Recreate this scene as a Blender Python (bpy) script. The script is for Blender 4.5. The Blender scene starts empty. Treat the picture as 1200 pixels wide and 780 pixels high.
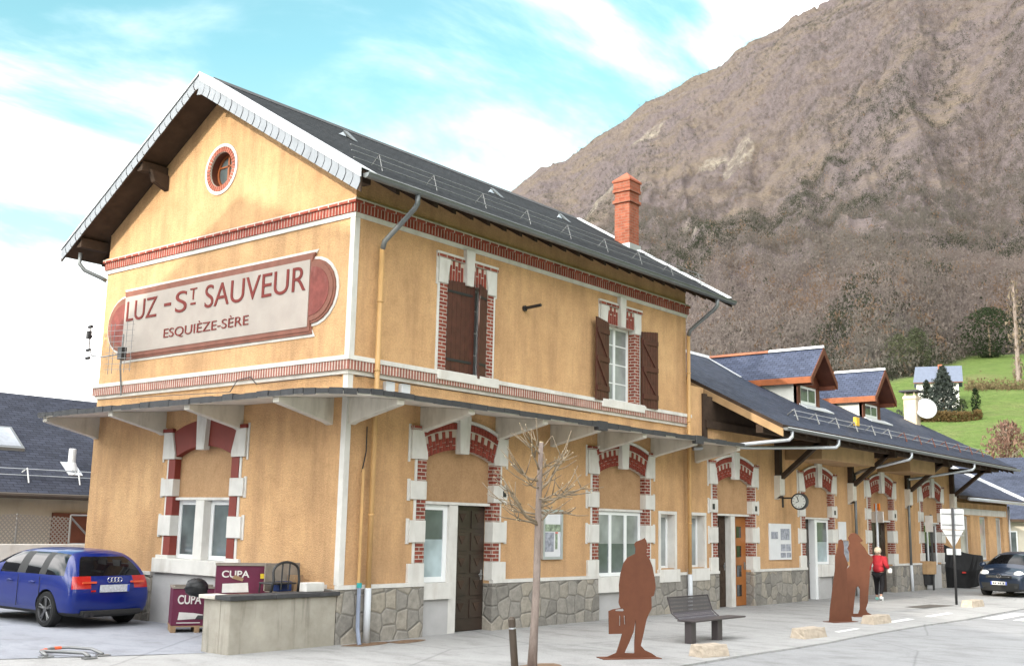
import bpy, bmesh, math, random
import numpy as np
from mathutils import Vector, Matrix
rnd = random.Random(7)
S = bpy.context.scene
COL = S.collection

# ------------------------------------------------------------------ camera
cam_d = bpy.data.cameras.new('camera'); cam = bpy.data.objects.new('camera', cam_d); COL.objects.link(cam)
YAW, PIT, ROL = 0.881885141, 0.17358643, 0.0207571761
d_ = Vector((math.cos(PIT)*math.sin(YAW), math.cos(PIT)*math.cos(YAW), math.sin(PIT)))
r_ = Vector((math.cos(YAW), -math.sin(YAW), 0)); u_ = r_.cross(d_)
R_ = r_*math.cos(ROL)+u_*math.sin(ROL); U_ = -r_*math.sin(ROL)+u_*math.cos(ROL)
CAM = Vector((-12.8336614, -14.2722026, 2.1))
cam.matrix_world = Matrix(((R_.x, U_.x, -d_.x, CAM.x), (R_.y, U_.y, -d_.y, CAM.y), (R_.z, U_.z, -d_.z, CAM.z), (0, 0, 0, 1)))
cam_d.sensor_width = 36; cam_d.lens = 36*1277.54/1200
cam_d.clip_start = .1; cam_d.clip_end = 6000
S.camera = cam

# ------------------------------------------------------------------ light, sky, exposure
SUN_EL, SUN_AZ = 20.4, -90.0          # azimuth from +y towards +x: the sun stands towards -x
S.view_settings.view_transform = 'Standard'; S.view_settings.look = 'None'
S.view_settings.exposure = 0.96; S.view_settings.gamma = 1
sd = bpy.data.lights.new('sun', 'SUN'); sd.energy = 2.0; sd.angle = math.radians(.5); sd.color = (1, .93, .80)
sun = bpy.data.objects.new('sun', sd); COL.objects.link(sun)
e, a = math.radians(SUN_EL), math.radians(SUN_AZ+.8)
to_sun = Vector((math.sin(a)*math.cos(e), math.cos(a)*math.cos(e), math.sin(e)))
sun.rotation_euler = to_sun.to_track_quat('Z', 'Y').to_euler()
W = bpy.data.worlds.new('World'); S.world = W; W.use_nodes = True
def build_world():
    nt = W.node_tree; n = nt.nodes; l = nt.links; n.clear()
    out = n.new('ShaderNodeOutputWorld'); bg = n.new('ShaderNodeBackground'); bg.inputs[1].default_value = .15
    sky = n.new('ShaderNodeTexSky'); sky.sky_type = 'NISHITA'; sky.sun_disc = False
    sky.sun_elevation = e; sky.sun_rotation = a; sky.altitude = 700; sky.air_density = 1.0; sky.dust_density = 1.2; sky.ozone_density = 1.4
    tc = n.new('ShaderNodeTexCoord'); sp = n.new('ShaderNodeSeparateXYZ'); l.new(tc.outputs['Generated'], sp.inputs[0])
    ad = n.new('ShaderNodeMath'); ad.operation = 'ADD'; ad.inputs[1].default_value = .16; l.new(sp.outputs[2], ad.inputs[0])
    mx = n.new('ShaderNodeMath'); mx.operation = 'MAXIMUM'; mx.inputs[1].default_value = .05; l.new(ad.outputs[0], mx.inputs[0])
    cb = n.new('ShaderNodeCombineXYZ')
    for i in (0, 1):
        dv = n.new('ShaderNodeMath'); dv.operation = 'DIVIDE'; l.new(sp.outputs[i], dv.inputs[0]); l.new(mx.outputs[0], dv.inputs[1]); l.new(dv.outputs[0], cb.inputs[i])
    mp = n.new('ShaderNodeMapping'); mp.inputs['Rotation'].default_value = (0, 0, .9); mp.inputs['Scale'].default_value = (.7, 1.35, 1); mp.inputs['Location'].default_value = (3.1, 1.7, 0)
    l.new(cb.outputs[0], mp.inputs[0])
    no = n.new('ShaderNodeTexNoise'); no.inputs['Scale'].default_value = 1.15; no.inputs['Detail'].default_value = 8; no.inputs['Roughness'].default_value = .56; no.inputs['Distortion'].default_value = .35
    l.new(mp.outputs[0], no.inputs['Vector'])
    cr = n.new('ShaderNodeValToRGB'); cr.color_ramp.elements[0].position = .38; cr.color_ramp.elements[1].position = .63
    cr.color_ramp.interpolation = 'EASE'; l.new(no.outputs[0], cr.inputs[0])
    # thin haze veil towards the horizon
    hz = n.new('ShaderNodeMapRange'); hz.inputs[1].default_value = 0; hz.inputs[2].default_value = .40; hz.inputs[3].default_value = .95; hz.inputs[4].default_value = .0; l.new(sp.outputs[2], hz.inputs[0])
    tint = n.new('ShaderNodeMix'); tint.data_type = 'RGBA'; tint.blend_type = 'MULTIPLY'; tint.inputs[0].default_value = 1
    tint.inputs[7].default_value = (1.15, 1.5, 1.05, 1); l.new(sky.outputs[0], tint.inputs[6])
    mix = n.new('ShaderNodeMix'); mix.data_type = 'RGBA'; l.new(cr.outputs[0], mix.inputs[0])
    veil = n.new('ShaderNodeMix'); veil.data_type = 'RGBA'; l.new(hz.outputs[0], veil.inputs[0]); l.new(tint.outputs[2], veil.inputs[6]); veil.inputs[7].default_value = (3.0, 3.2, 3.25, 1); l.new(veil.outputs[2], mix.inputs[6])
    gd = n.new('ShaderNodeVectorMath'); gd.operation = 'DOT_PRODUCT'; gd.inputs[1].default_value = to_sun[:]; l.new(tc.outputs['Generated'], gd.inputs[0])
    gm = n.new('ShaderNodeMapRange'); gm.interpolation_type = 'SMOOTHSTEP'; gm.inputs[1].default_value = -.35; gm.inputs[2].default_value = 1.0; gm.inputs[3].default_value = 10.5; gm.inputs[4].default_value = 30.0; l.new(gd.outputs['Value'], gm.inputs[0])
    gc = n.new('ShaderNodeVectorMath'); gc.operation = 'SCALE'; gc.inputs[0].default_value = (1.0, .972, .962); l.new(gm.outputs[0], gc.inputs['Scale']); l.new(gc.outputs[0], mix.inputs[7])
    l.new(mix.outputs[2], bg.inputs[0]); l.new(bg.outputs[0], out.inputs[0])
build_world()

# ------------------------------------------------------------------ materials
MATS = {}
def newmat(name):
    m = bpy.data.materials.new(name); m.use_nodes = True; MATS[name] = m
    n = m.node_tree.nodes; return m, n, m.node_tree.links, n['Principled BSDF']
def setp(b, rough=.7, spec=.4, metal=0):
    b.inputs['Roughness'].default_value = rough; b.inputs['Specular IOR Level'].default_value = spec; b.inputs['Metallic'].default_value = metal
def noise(n, l, vec, scale, detail=4, rough=.6, dist=0):
    t = n.new('ShaderNodeTexNoise'); t.inputs['Scale'].default_value = scale; t.inputs['Detail'].default_value = detail
    t.inputs['Roughness'].default_value = rough; t.inputs['Distortion'].default_value = dist
    if vec is not None: l.new(vec, t.inputs['Vector'])
    return t.outputs[0]
def ramp(n, l, fac, stops):
    r = n.new('ShaderNodeValToRGB'); el = r.color_ramp.elements
    while len(el) < len(stops): el.new(.5)
    for e_, (p, c) in zip(el, stops):
        e_.position = p; e_.color = tuple(c)+(1,) if len(c) == 3 else c
    l.new(fac, r.inputs[0]); return r.outputs[0]
def mixc(n, l, fac, a_, b_, mode='MIX'):
    m = n.new('ShaderNodeMix'); m.data_type = 'RGBA'; m.blend_type = mode
    for i, v in ((0, fac), (6, a_), (7, b_)):
        if hasattr(v, 'is_output'): l.new(v, m.inputs[i])
        elif i == 0: m.inputs[0].default_value = v
        else: m.inputs[i].default_value = tuple(v)+(1,) if len(v) == 3 else v
    return m.outputs[2]
def bump(n, l, b, h, strength, dist=.02):
    bp = n.new('ShaderNodeBump'); bp.inputs['Strength'].default_value = strength; bp.inputs['Distance'].default_value = dist
    l.new(h, bp.inputs['Height']); l.new(bp.outputs[0], b.inputs['Normal'])
def world_pos(n):
    return n.new('ShaderNodeNewGeometry').outputs['Position']
def mapv(n, l, vec, scale=(1, 1, 1), rot=(0, 0, 0)):
    m = n.new('ShaderNodeMapping'); m.inputs['Scale'].default_value = scale; m.inputs['Rotation'].default_value = rot; l.new(vec, m.inputs[0]); return m.outputs[0]
def scalec(c, k): return tuple(min(1, x*k) for x in c)

def plain(name, col, rough=.7, spec=.4, metal=0, var=.14, vs=2.5, bmp=0, bs=60, dirt=0, dirtcol=(.12, .1, .08)):
    m, n, l, b = newmat(name); setp(b, rough, spec, metal)
    pos = n.new('ShaderNodeTexCoord').outputs['Object']
    f = noise(n, l, pos, vs, 5)
    c = ramp(n, l, f, [(.3, scalec(col, 1-var)), (.7, scalec(col, 1+var))])
    if dirt:
        f2 = noise(n, l, mapv(n, l, pos, (2.2, 2.2, .5)), 1.6, 6, .65)
        k = ramp(n, l, f2, [(.5, (0, 0, 0)), (.75, (dirt, dirt, dirt))])
        c = mixc(n, l, k, c, dirtcol)
    l.new(c, b.inputs['Base Color'])
    if bmp: bump(n, l, b, noise(n, l, pos, bs, 3), bmp)
    return m

def plaster(name, col, streak=.5, bmp=.5):
    m, n, l, b = newmat(name); setp(b, .9, .2)
    pos = world_pos(n)
    big = noise(n, l, pos, .55, 5, .6)
    c = ramp(n, l, big, [(.3, scalec(col, .82)), (.5, col), (.72, (col[0]*1.12, col[1]*1.16, col[2]*1.18))])
    md = noise(n, l, pos, 3.4, 8, .75); c = mixc(n, l, .8, c, ramp(n, l, md, [(.32, (.84, .82, .80)), (.5, (1, 1, 1)), (.68, (1.08, 1.09, 1.1))]), 'MULTIPLY')
    st = noise(n, l, mapv(n, l, pos, (1.6, 1.6, .22)), 1.3, 6, .68)
    k = ramp(n, l, st, [(.46, (0, 0, 0)), (.72, (streak, streak, streak))])
    c = mixc(n, l, k, c, (col[0]*.52, col[1]*.50, col[2]*.52))
    fine = noise(n, l, pos, 26, 3, .7)
    kf = ramp(n, l, fine, [(.35, (.82, .82, .82)), (.65, (1.12, 1.12, 1.12))])
    c = mixc(n, l, .65, c, kf, 'MULTIPLY')
    # rising damp stains just above the stone
    sp = n.new('ShaderNodeSeparateXYZ'); l.new(pos, sp.inputs[0])
    mr = n.new('ShaderNodeMapRange'); mr.inputs[1].default_value = 1.0; mr.inputs[2].default_value = 1.9; mr.inputs[3].default_value = .5; mr.inputs[4].default_value = 0; l.new(sp.outputs[2], mr.inputs[0])
    mu = n.new('ShaderNodeMath'); mu.operation = 'MULTIPLY'; l.new(mr.outputs[0], mu.inputs[0]); l.new(noise(n, l, pos, 2.2, 6), mu.inputs[1])
    c = mixc(n, l, mu.outputs[0], c, (col[0]*.62, col[1]*.66, col[2]*.8))
    l.new(c, b.inputs['Base Color'])
    v = n.new('ShaderNodeTexVoronoi'); v.inputs['Scale'].default_value = 48; l.new(pos, v.inputs['Vector'])
    bump(n, l, b, v.outputs['Distance'], bmp, .02)
    return m

def brickm(name, w, h, mortar, c1, c2, cm, offset=.5, vertical=False, rough=.85):
    m, n, l, b = newmat(name); setp(b, rough, .25)
    pos = world_pos(n); sp = n.new('ShaderNodeSeparateXYZ'); l.new(pos, sp.inputs[0])
    ad = n.new('ShaderNodeMath'); ad.operation = 'ADD'; l.new(sp.outputs[0], ad.inputs[0]); l.new(sp.outputs[1], ad.inputs[1])
    cb = n.new('ShaderNodeCombineXYZ'); l.new(ad.outputs[0], cb.inputs[0]); l.new(sp.outputs[2], cb.inputs[1])
    t = n.new('ShaderNodeTexBrick'); l.new(cb.outputs[0], t.inputs['Vector']); t.offset = offset
    t.inputs['Scale'].default_value = 1; t.inputs['Brick Width'].default_value = w; t.inputs['Row Height'].default_value = h
    t.inputs['Mortar Size'].default_value = mortar; t.inputs['Mortar Smooth'].default_value = .15; t.inputs['Bias'].default_value = 0
    for k, c in (('Color1', c1), ('Color2', c2), ('Mortar', cm)): t.inputs[k].default_value = tuple(c)+(1,)
    f = noise(n, l, pos, 5, 5, .7)
    k = ramp(n, l, f, [(.3, (.7, .7, .7)), (.7, (1.15, 1.15, 1.15))])
    l.new(mixc(n, l, 1, t.outputs[0], k, 'MULTIPLY'), b.inputs['Base Color'])
    inv = n.new('ShaderNodeMath'); inv.operation = 'SUBTRACT'; inv.inputs[0].default_value = 1; l.new(t.outputs[1], inv.inputs[1])
    bump(n, l, b, inv.outputs[0], .6, .01)
    return m

def slate(name, col, ax='x', slope=1.17, w=.24, h=.13, rough=.5, moss=.25, coltip=(.2, .2, .19)):
    m, n, l, b = newmat(name); setp(b, rough, .10)
    pos = world_pos(n); sp = n.new('ShaderNodeSeparateXYZ'); l.new(pos, sp.inputs[0])
    cb = n.new('ShaderNodeCombineXYZ')
    sc = n.new('ShaderNodeMath'); sc.operation = 'MULTIPLY'; sc.inputs[1].default_value = slope
    l.new(sp.outputs[0 if ax == 'x' else 1], cb.inputs[0]); l.new(sp.outputs[1 if ax == 'x' else 0], sc.inputs[0]); l.new(sc.outputs[0], cb.inputs[1])
    t = n.new('ShaderNodeTexBrick'); l.new(cb.outputs[0], t.inputs['Vector']); t.offset = .5
    t.inputs['Scale'].default_value = 1; t.inputs['Brick Width'].default_value = w; t.inputs['Row Height'].default_value = h
    t.inputs['Mortar Size'].default_value = .008; t.inputs['Mortar Smooth'].default_value = .3
    t.inputs['Color1'].default_value = scalec(col, .82)+(1,); t.inputs['Color2'].default_value = scalec(col, 1.2)+(1,); t.inputs['Mortar'].default_value = scalec(col, .3)+(1,)
    f = noise(n, l, pos, .8, 7, .65)
    c = mixc(n, l, 1, t.outputs[0], ramp(n, l, f, [(.3, (.8, .8, .8)), (.7, (1.2, 1.2, 1.2))]), 'MULTIPLY')
    f2 = noise(n, l, pos, 4.5, 8, .75)
    k = ramp(n, l, f2, [(.58, (0, 0, 0)), (.72, (moss, moss, moss))])
    c = mixc(n, l, k, c, coltip)
    l.new(c, b.inputs['Base Color'])
    rr = ramp(n, l, f2, [(.3, (rough-.1,)*3), (.7, (rough+.2,)*3)]); l.new(rr, b.inputs['Roughness'])
    inv = n.new('ShaderNodeMath'); inv.operation = 'SUBTRACT'; inv.inputs[0].default_value = 1; l.new(t.outputs[1], inv.inputs[1])
    bump(n, l, b, inv.outputs[0], .7, .012)
    return m

def stone(name, col, scale=2.5, joint=(.16, .15, .135)):
    m, n, l, b = newmat(name); setp(b, .9, .25)
    pos = world_pos(n); sp = n.new('ShaderNodeSeparateXYZ'); l.new(pos, sp.inputs[0])
    ad = n.new('ShaderNodeMath'); ad.operation = 'ADD'; l.new(sp.outputs[0], ad.inputs[0]); l.new(sp.outputs[1], ad.inputs[1])
    cb = n.new('ShaderNodeCombineXYZ'); l.new(ad.outputs[0], cb.inputs[0]); l.new(sp.outputs[2], cb.inputs[1])
    vs = []
    for ft in ('DISTANCE_TO_EDGE', 'F1'):
        v = n.new('ShaderNodeTexVoronoi'); v.voronoi_dimensions = '2D'; v.feature = ft; v.inputs['Scale'].default_value = scale; v.inputs['Randomness'].default_value = .62
        l.new(cb.outputs[0], v.inputs['Vector']); vs.append(v)
    hsv = n.new('ShaderNodeSeparateColor'); l.new(vs[1].outputs['Color'], hsv.inputs[0])
    c = ramp(n, l, hsv.outputs[0], [(0, scalec(col, .72)), (.5, col), (1, (col[0]*1.2, col[1]*1.15, col[2]*1.05))])
    f = noise(n, l, pos, 9, 8, .7)
    c = mixc(n, l, 1, c, ramp(n, l, f, [(.3, (.72,)*3), (.7, (1.2,)*3)]), 'MULTIPLY')
    k = ramp(n, l, vs[0].outputs['Distance'], [(.012, (.85,)*3), (.04, (0, 0, 0))])
    c = mixc(n, l, k, c, joint); l.new(c, b.inputs['Base Color'])
    h = ramp(n, l, vs[0].outputs['Distance'], [(0, (0, 0, 0)), (.1, (1, 1, 1))])
    hm = mixc(n, l, .25, h, f); bump(n, l, b, hm, .8, .03)
    return m

OCHRE = plaster('ochre_render', (.58, .35, .180), .6)
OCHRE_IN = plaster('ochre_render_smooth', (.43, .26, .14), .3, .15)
WHITE = plain('white_render', (.62, .60, .57), .85, .3, var=.09, bmp=.15, bs=35, dirt=.5, dirtcol=(.36, .31, .26))
CONC = plain('canopy_concrete', (.60, .56, .50), .9, .2, var=.12, vs=1.5, bmp=.25, bs=25, dirt=.5, dirtcol=(.22, .19, .15))
BRICK = brickm('red_brick', .22, .072, .010, (.19, .038, .027), (.29, .078, .05), (.46, .40, .35))
SOLD = brickm('soldier_brick', .085, 3.1, .009, (.24, .045, .03), (.34, .075, .05), (.50, .42, .36), 0)
SOLD_LOW = brickm('soldier_brick_faded', .075, 3.1, .014, (.27, .10, .075), (.33, .13, .10), (.58, .50, .44), 0)
HEADER = brickm('header_brick', .27, .3, .014, (.26, .05, .035), (.34, .09, .06), (.62, .55, .48), 0)
REDPAINT = plain('dark_red_paint', (.20, .035, .025), .6, .4, var=.12)
MORTAR = plain('pale_mortar', (.50, .43, .37), .9, .2, var=.08)
VOUSS = plain('voussoir_brick', (.24, .05, .035), .85, .25, var=.25, vs=9)
STONE = stone('polygonal_stone', (.275, .255, .23), 3.1, (.19, .178, .16))
STONE_GREY = plain('grey_plinth_panel', (.42, .41, .41), .9, .2, var=.08)
SLATE = slate('weathered_slate', (.024, .026, .029), rough=.8, moss=.38)
SLATE_DORM = slate('blue_slate_across', (.055, .066, .105), 'y', 1.3, w=.20, h=.10, rough=.55, moss=.05)
SLATE_ANX = slate('blue_slate', (.038, .045, .066), rough=.55, moss=.08)
SLATE_FAR = slate('far_slate', (.045, .052, .078), rough=.55, moss=.1, w=.3, h=.2)
ZINC = plain('zinc', (.50, .52, .55), .38, .5, .55, var=.08, vs=2)
ZINC_DARK = plain('dark_zinc', (.16, .17, .175), .45, .5, .5, var=.12)
WHITE_METAL = plain('white_sheet', (.56, .57, .59), .5, .5, var=.04)
SHINGLE = plain('pale_shingle', (.20, .215, .24), .5, .45, var=.12, vs=3)
WOOD_DARK = plain('dark_soffit_wood', (.050, .032, .022), .85, .25, var=.3, vs=3)
WOOD_SHUT = plain('brown_shutter_paint', (.070, .022, .015), .45, .45, var=.25, vs=6)
WOOD_ORANGE = plain('orange_stained_wood', (.27, .078, .024), .5, .4, var=.2, vs=4)
WOOD_RED = plain('red_stained_wood', (.115, .034, .018), .55, .4, var=.2, vs=4)
WOOD_TAN = plain('raw_tan_wood', (.36, .23, .12), .75, .3, var=.18, vs=3)
WOOD_DOOR = plain('orange_brown_door', (.30, .105, .025), .45, .45, var=.18, vs=4)
DOOR_BLACK = plain('dark_brown_door', (.035, .022, .016), .4, .5, var=.3, vs=3)
PVC = plain('white_pvc', (.78, .79, .80), .35, .5, var=.03)
METAL_BLACK = plain('black_metal', (.02, .02, .022), .45, .5, var=.2)
METAL_GREY = plain('grey_metal', (.22, .22, .22), .45, .5, .4, var=.15)
PIPE_OCHRE = plain('ochre_painted_pipe', (.52, .31, .13), .5, .4, var=.08)
PIPE_WHITE = plain('pale_grey_pipe', (.55, .57, .60), .5, .4, var=.06)
DARK = plain('dark_interior', (.018, .016, .015), .9, .1)
PANEL = plain('sign_offwhite', (.39, .34, .305), .85, .25, var=.09, vs=2, dirt=.35, dirtcol=(.40, .32, .28))
MOULD = plain('sign_moulding_red_brown', (.21, .085, .060), .75, .3, var=.18, vs=4)
MARBLE = plain('sign_mottled_red', (.20, .055, .045), .8, .3, var=.25, vs=7, dirt=.5, dirtcol=(.40, .27, .23))
LETTER = plain('sign_letter_red', (.17, .025, .020), .75, .3, var=.12)
CORTEN_B = plain('rusted_steel', (.125, .047, .026), .8, .25, var=.10, vs=5, bmp=.06)
SLATE_CAP = plain('slate_coping', (.045, .045, .048), .7, .4, var=.25, vs=6, bmp=.3)

def glass(name, tint, rough=.06):
    m, n, l, b = newmat(name); setp(b, rough, .6)
    pos = n.new('ShaderNodeTexCoord').outputs['Object']
    f = noise(n, l, pos, 1.3, 3)
    l.new(ramp(n, l, f, [(.3, scalec(tint, .6)), (.7, scalec(tint, 1.35))]), b.inputs['Base Color'])
    b.inputs['Coat Weight'].default_value = .3; b.inputs['Coat Roughness'].default_value = .03
    return m
GLASS = glass('window_glass', (.10, .12, .125)); GLASS_DARK = glass('dark_glass', (.015, .016, .018))
CURTAIN = glass('curtained_glass', (.28, .30, .30), .3); FROST = glass('frosted_glass', (.34, .41, .44), .35)
CARGLASS = glass('car_glass', (.006, .006, .007), .05); CARGLASS.node_tree.nodes['Principled BSDF'].inputs['Coat Weight'].default_value = 0; CARGLASS.node_tree.nodes['Principled BSDF'].inputs['Specular IOR Level'].default_value = .35

def asphalt(name, col, patch=.25, scale=.35, spots=True):
    m, n, l, b = newmat(name); setp(b, .92, .25)
    pos = world_pos(n)
    f = noise(n, l, pos, scale, 7, .6)
    c = ramp(n, l, f, [(.25, scalec(col, 1-patch)), (.5, col), (.78, scalec(col, 1+patch*.8))])
    g = noise(n, l, pos, 70, 2, .8)
    c = mixc(n, l, .8, c, ramp(n, l, g, [(.3, (.75,)*3), (.7, (1.25,)*3)]), 'MULTIPLY')
    f2 = noise(n, l, mapv(n, l, pos, (1, .5, 1)), 1.7, 8, .72)
    c = mixc(n, l, .7, c, ramp(n, l, f2, [(.34, (.66, .65, .64)), (.5, (1, 1, 1)), (.7, (1.08,)*3)]), 'MULTIPLY')
    v = n.new('ShaderNodeTexVoronoi'); v.feature = 'DISTANCE_TO_EDGE'; v.inputs['Scale'].default_value = .22; l.new(mixc(n, l, .12, pos, noise(n, l, pos, 1.2, 5)), v.inputs['Vector'])
    c = mixc(n, l, ramp(n, l, v.outputs['Distance'], [(.0, (.5,)*3), (.006, (0, 0, 0))]), c, scalec(col, .45))
    f3 = noise(n, l, mapv(n, l, pos, (.5, 1, 1)), .9, 9, .8, .6); c = mixc(n, l, ramp(n, l, f3, [(.56, (0, 0, 0)), (.68, (.5,)*3)]), c, scalec(col, .62))
    f4 = noise(n, l, pos, 3.1, 6, .8); c = mixc(n, l, ramp(n, l, f4, [(.68, (0, 0, 0)), (.72, (.5,)*3)]), c, scalec(col, .55))
    l.new(c, b.inputs['Base Color']); bump(n, l, b, g, .35, .01)
    return m
PAVE = asphalt('pavement_asphalt', (.335, .33, .325), .16); ROADM = asphalt('road_asphalt', (.27, .27, .275), .13, .2); GRAVELM = asphalt('parking_gravel', (.285, .295, .33), .12, .6)
MARK = plain('road_paint', (.78, .78, .76), .8, .3, var=.1, vs=6, dirt=.5, dirtcol=(.4, .4, .4))

# ------------------------------------------------------------------ mesh helpers
class MB:
    def __init__(s): s.v = []; s.f = []; s.m = []; s.mats = []
    def mi(s, m):
        if m not in s.mats: s.mats.append(m)
        return s.mats.index(m)
    def poly(s, pts, m):
        i = len(s.v); s.v += [tuple(p) for p in pts]; s.f.append(tuple(range(i, i+len(pts)))); s.m.append(s.mi(m))
    def hexa(s, p, m):          # 8 points: bottom 4 ccw, top 4 ccw
        i = len(s.v); s.v += [tuple(q) for q in p]
        for f in ((3, 2, 1, 0), (4, 5, 6, 7), (0, 1, 5, 4), (1, 2, 6, 5), (2, 3, 7, 6), (3, 0, 4, 7)):
            s.f.append(tuple(i+k for k in f)); s.m.append(s.mi(m))
    def box(s, x0, x1, y0, y1, z0, z1, m):
        s.hexa([(x0, y0, z0), (x1, y0, z0), (x1, y1, z0), (x0, y1, z0), (x0, y0, z1), (x1, y0, z1), (x1, y1, z1), (x0, y1, z1)], m)
    def mbox(s, M, u0, u1, d0, d1, z0, z1, m):
        s.hexa([M(u0, d0, z0), M(u1, d0, z0), M(u1, d1, z0), M(u0, d1, z0), M(u0, d0, z1), M(u1, d0, z1), M(u1, d1, z1), M(u0, d1, z1)], m)
    def prism(s, pts, vec, m, mside=None):    # pts: planar 3D outline, extruded by vec
        n = len(pts); i = len(s.v); vec = Vector(vec)
        s.v += [tuple(p) for p in pts]+[tuple(Vector(p)+vec) for p in pts]
        s.f.append(tuple(range(i, i+n))); s.m.append(s.mi(m))
        s.f.append(tuple(reversed(range(i+n, i+2*n)))); s.m.append(s.mi(m))
        for k in range(n):
            j = (k+1) % n
            s.f.append((i+k, i+n+k, i+n+j, i+j)); s.m.append(s.mi(mside or m))
    def tube(s, path, r, m, n=8, caps=True):
        path = [Vector(p) for p in path]; rr = r if isinstance(r, (list, tuple)) else [r]*len(path)
        rings = []; up = None
        for k, p in enumerate(path):
            t = ((path[min(k+1, len(path)-1)]-p).normalized()+(p-path[max(k-1, 0)]).normalized())
            t = t.normalized() if t.length > 1e-6 else Vector((0, 0, 1))
            if up is None: up = t.orthogonal().normalized()
            up = (up-t*up.dot(t)); up = up.normalized() if up.length > 1e-6 else t.orthogonal().normalized()
            w = t.cross(up); i = len(s.v)
            for j in range(n):
                a_ = 2*math.pi*j/n; s.v.append(tuple(p+up*math.cos(a_)*rr[k]+w*math.sin(a_)*rr[k]))
            rings.append(i)
        for a_, b_ in zip(rings, rings[1:]):
            for j in range(n):
                s.f.append((a_+j, a_+(j+1) % n, b_+(j+1) % n, b_+j)); s.m.append(s.mi(m))
        if caps:
            s.f.append(tuple(reversed(range(rings[0], rings[0]+n)))); s.m.append(s.mi(m))
            s.f.append(tuple(range(rings[-1], rings[-1]+n))); s.m.append(s.mi(m))
    def lathe(s, c, axis, prof, m, n=20):     # prof: [(radius, along)]
        axis = Vector(axis).normalized(); u = axis.orthogonal().normalized(); w = axis.cross(u); c = Vector(c); rings = []
        for r, h in prof:
            i = len(s.v); rings.append(i)
            for j in range(n):
                a_ = 2*math.pi*j/n; s.v.append(tuple(c+axis*h+(u*math.cos(a_)+w*math.sin(a_))*r))
        for a_, b_ in zip(rings, rings[1:]):
            for j in range(n):
                s.f.append((a_+j, a_+(j+1) % n, b_+(j+1) % n, b_+j)); s.m.append(s.mi(m))
        s.f.append(tuple(reversed(range(rings[0], rings[0]+n)))); s.m.append(s.mi(m))
        s.f.append(tuple(range(rings[-1], rings[-1]+n))); s.m.append(s.mi(m))
    def build(s, name, parent=None, world=True, smooth=False, bevel=0):
        off = Vector((0, 0, 0)); p = parent
        if world:
            while p is not None: off += p.location; p = p.parent
        me = bpy.data.meshes.new(name)
        me.from_pydata([(x-off.x, y-off.y, z-off.z) for x, y, z in s.v], [], s.f)
        for m in s.mats: me.materials.append(m)
        me.polygons.foreach_set('material_index', s.m)
        if smooth: me.polygons.foreach_set('use_smooth', [True]*len(s.f))
        me.update()
        o = bpy.data.objects.new(name, me); COL.objects.link(o)
        if parent: o.parent = parent
        if bevel:
            bv = o.modifiers.new('bevel', 'BEVEL'); bv.width = bevel; bv.segments = 2; bv.limit_method = 'ANGLE'
        return o
def build_pieces(mb, name, parent=None, world=True, smooth=False, bevel=0):
    """every connected piece of mb becomes an object of its own"""
    par = list(range(len(mb.v)))
    def find(i):
        while par[i] != i: par[i] = par[par[i]]; i = par[i]
        return i
    for f in mb.f:
        for q in f[1:]: par[find(q)] = find(f[0])
    groups = {}
    for f, m in zip(mb.f, mb.m): groups.setdefault(find(f[0]), []).append((f, m))
    out = []
    for fs in groups.values():
        b = MB(); mp = {}
        for f, m in fs:
            for q in f:
                if q not in mp: mp[q] = len(b.v); b.v.append(mb.v[q])
            b.f.append(tuple(mp[q] for q in f)); b.m.append(b.mi(mb.mats[m]))
        out.append(b.build(name, parent, world, smooth, bevel))
    return out
def build_halves(mb, name, parent, side):
    """two objects: the pieces on either side of a middle line; side(vertex) tells which"""
    for want in (True, False):
        b = MB(); mp = {}
        for f, m in zip(mb.f, mb.m):
            if (sum(1 if side(mb.v[q]) else -1 for q in f) > 0) != want: continue
            for q in f:
                if q not in mp: mp[q] = len(b.v); b.v.append(mb.v[q])
            b.f.append(tuple(mp[q] for q in f)); b.m.append(b.mi(mb.mats[m]))
        if b.f: b.build(name, parent)
def tag(o, label=None, cat=None, group=None, kind=None):
    for k, v in (('label', label), ('category', cat), ('group', group), ('kind', kind)):
        if v: o[k] = v
    return o
def empty(name, loc, rz=0):
    o = bpy.data.objects.new(name, None); COL.objects.link(o); o.location = loc; o.rotation_euler = (0, 0, rz); o.empty_display_size = .2; return o
def copy_tree(o, parent=None):
    c = o.copy(); COL.objects.link(c)
    if parent: c.parent = parent
    for ch in list(o.children): copy_tree(ch, c)
    return c
def finalize(o, smooth=True):      # bakes the modifiers of o into its mesh
    dg = bpy.context.evaluated_depsgraph_get(); dg.update()
    me = bpy.data.meshes.new_from_object(o.evaluated_get(dg)); o.modifiers.clear(); o.data = me
    if smooth: me.polygons.foreach_set('use_smooth', [True]*len(me.polygons))
    return o
def text_mesh(body, size, extrude, m, name='lettering', font_scale_x=1, bold=0):
    c = bpy.data.curves.new(name, 'FONT'); c.body = body; c.size = size; c.extrude = extrude; c.offset = bold
    t = bpy.data.objects.new(name, c); COL.objects.link(t)
    dg = bpy.context.evaluated_depsgraph_get(); dg.update()
    me = bpy.data.meshes.new_from_object(t.evaluated_get(dg)); bpy.data.objects.remove(t)
    me.materials.clear(); me.materials.append(m)
    return me
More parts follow.
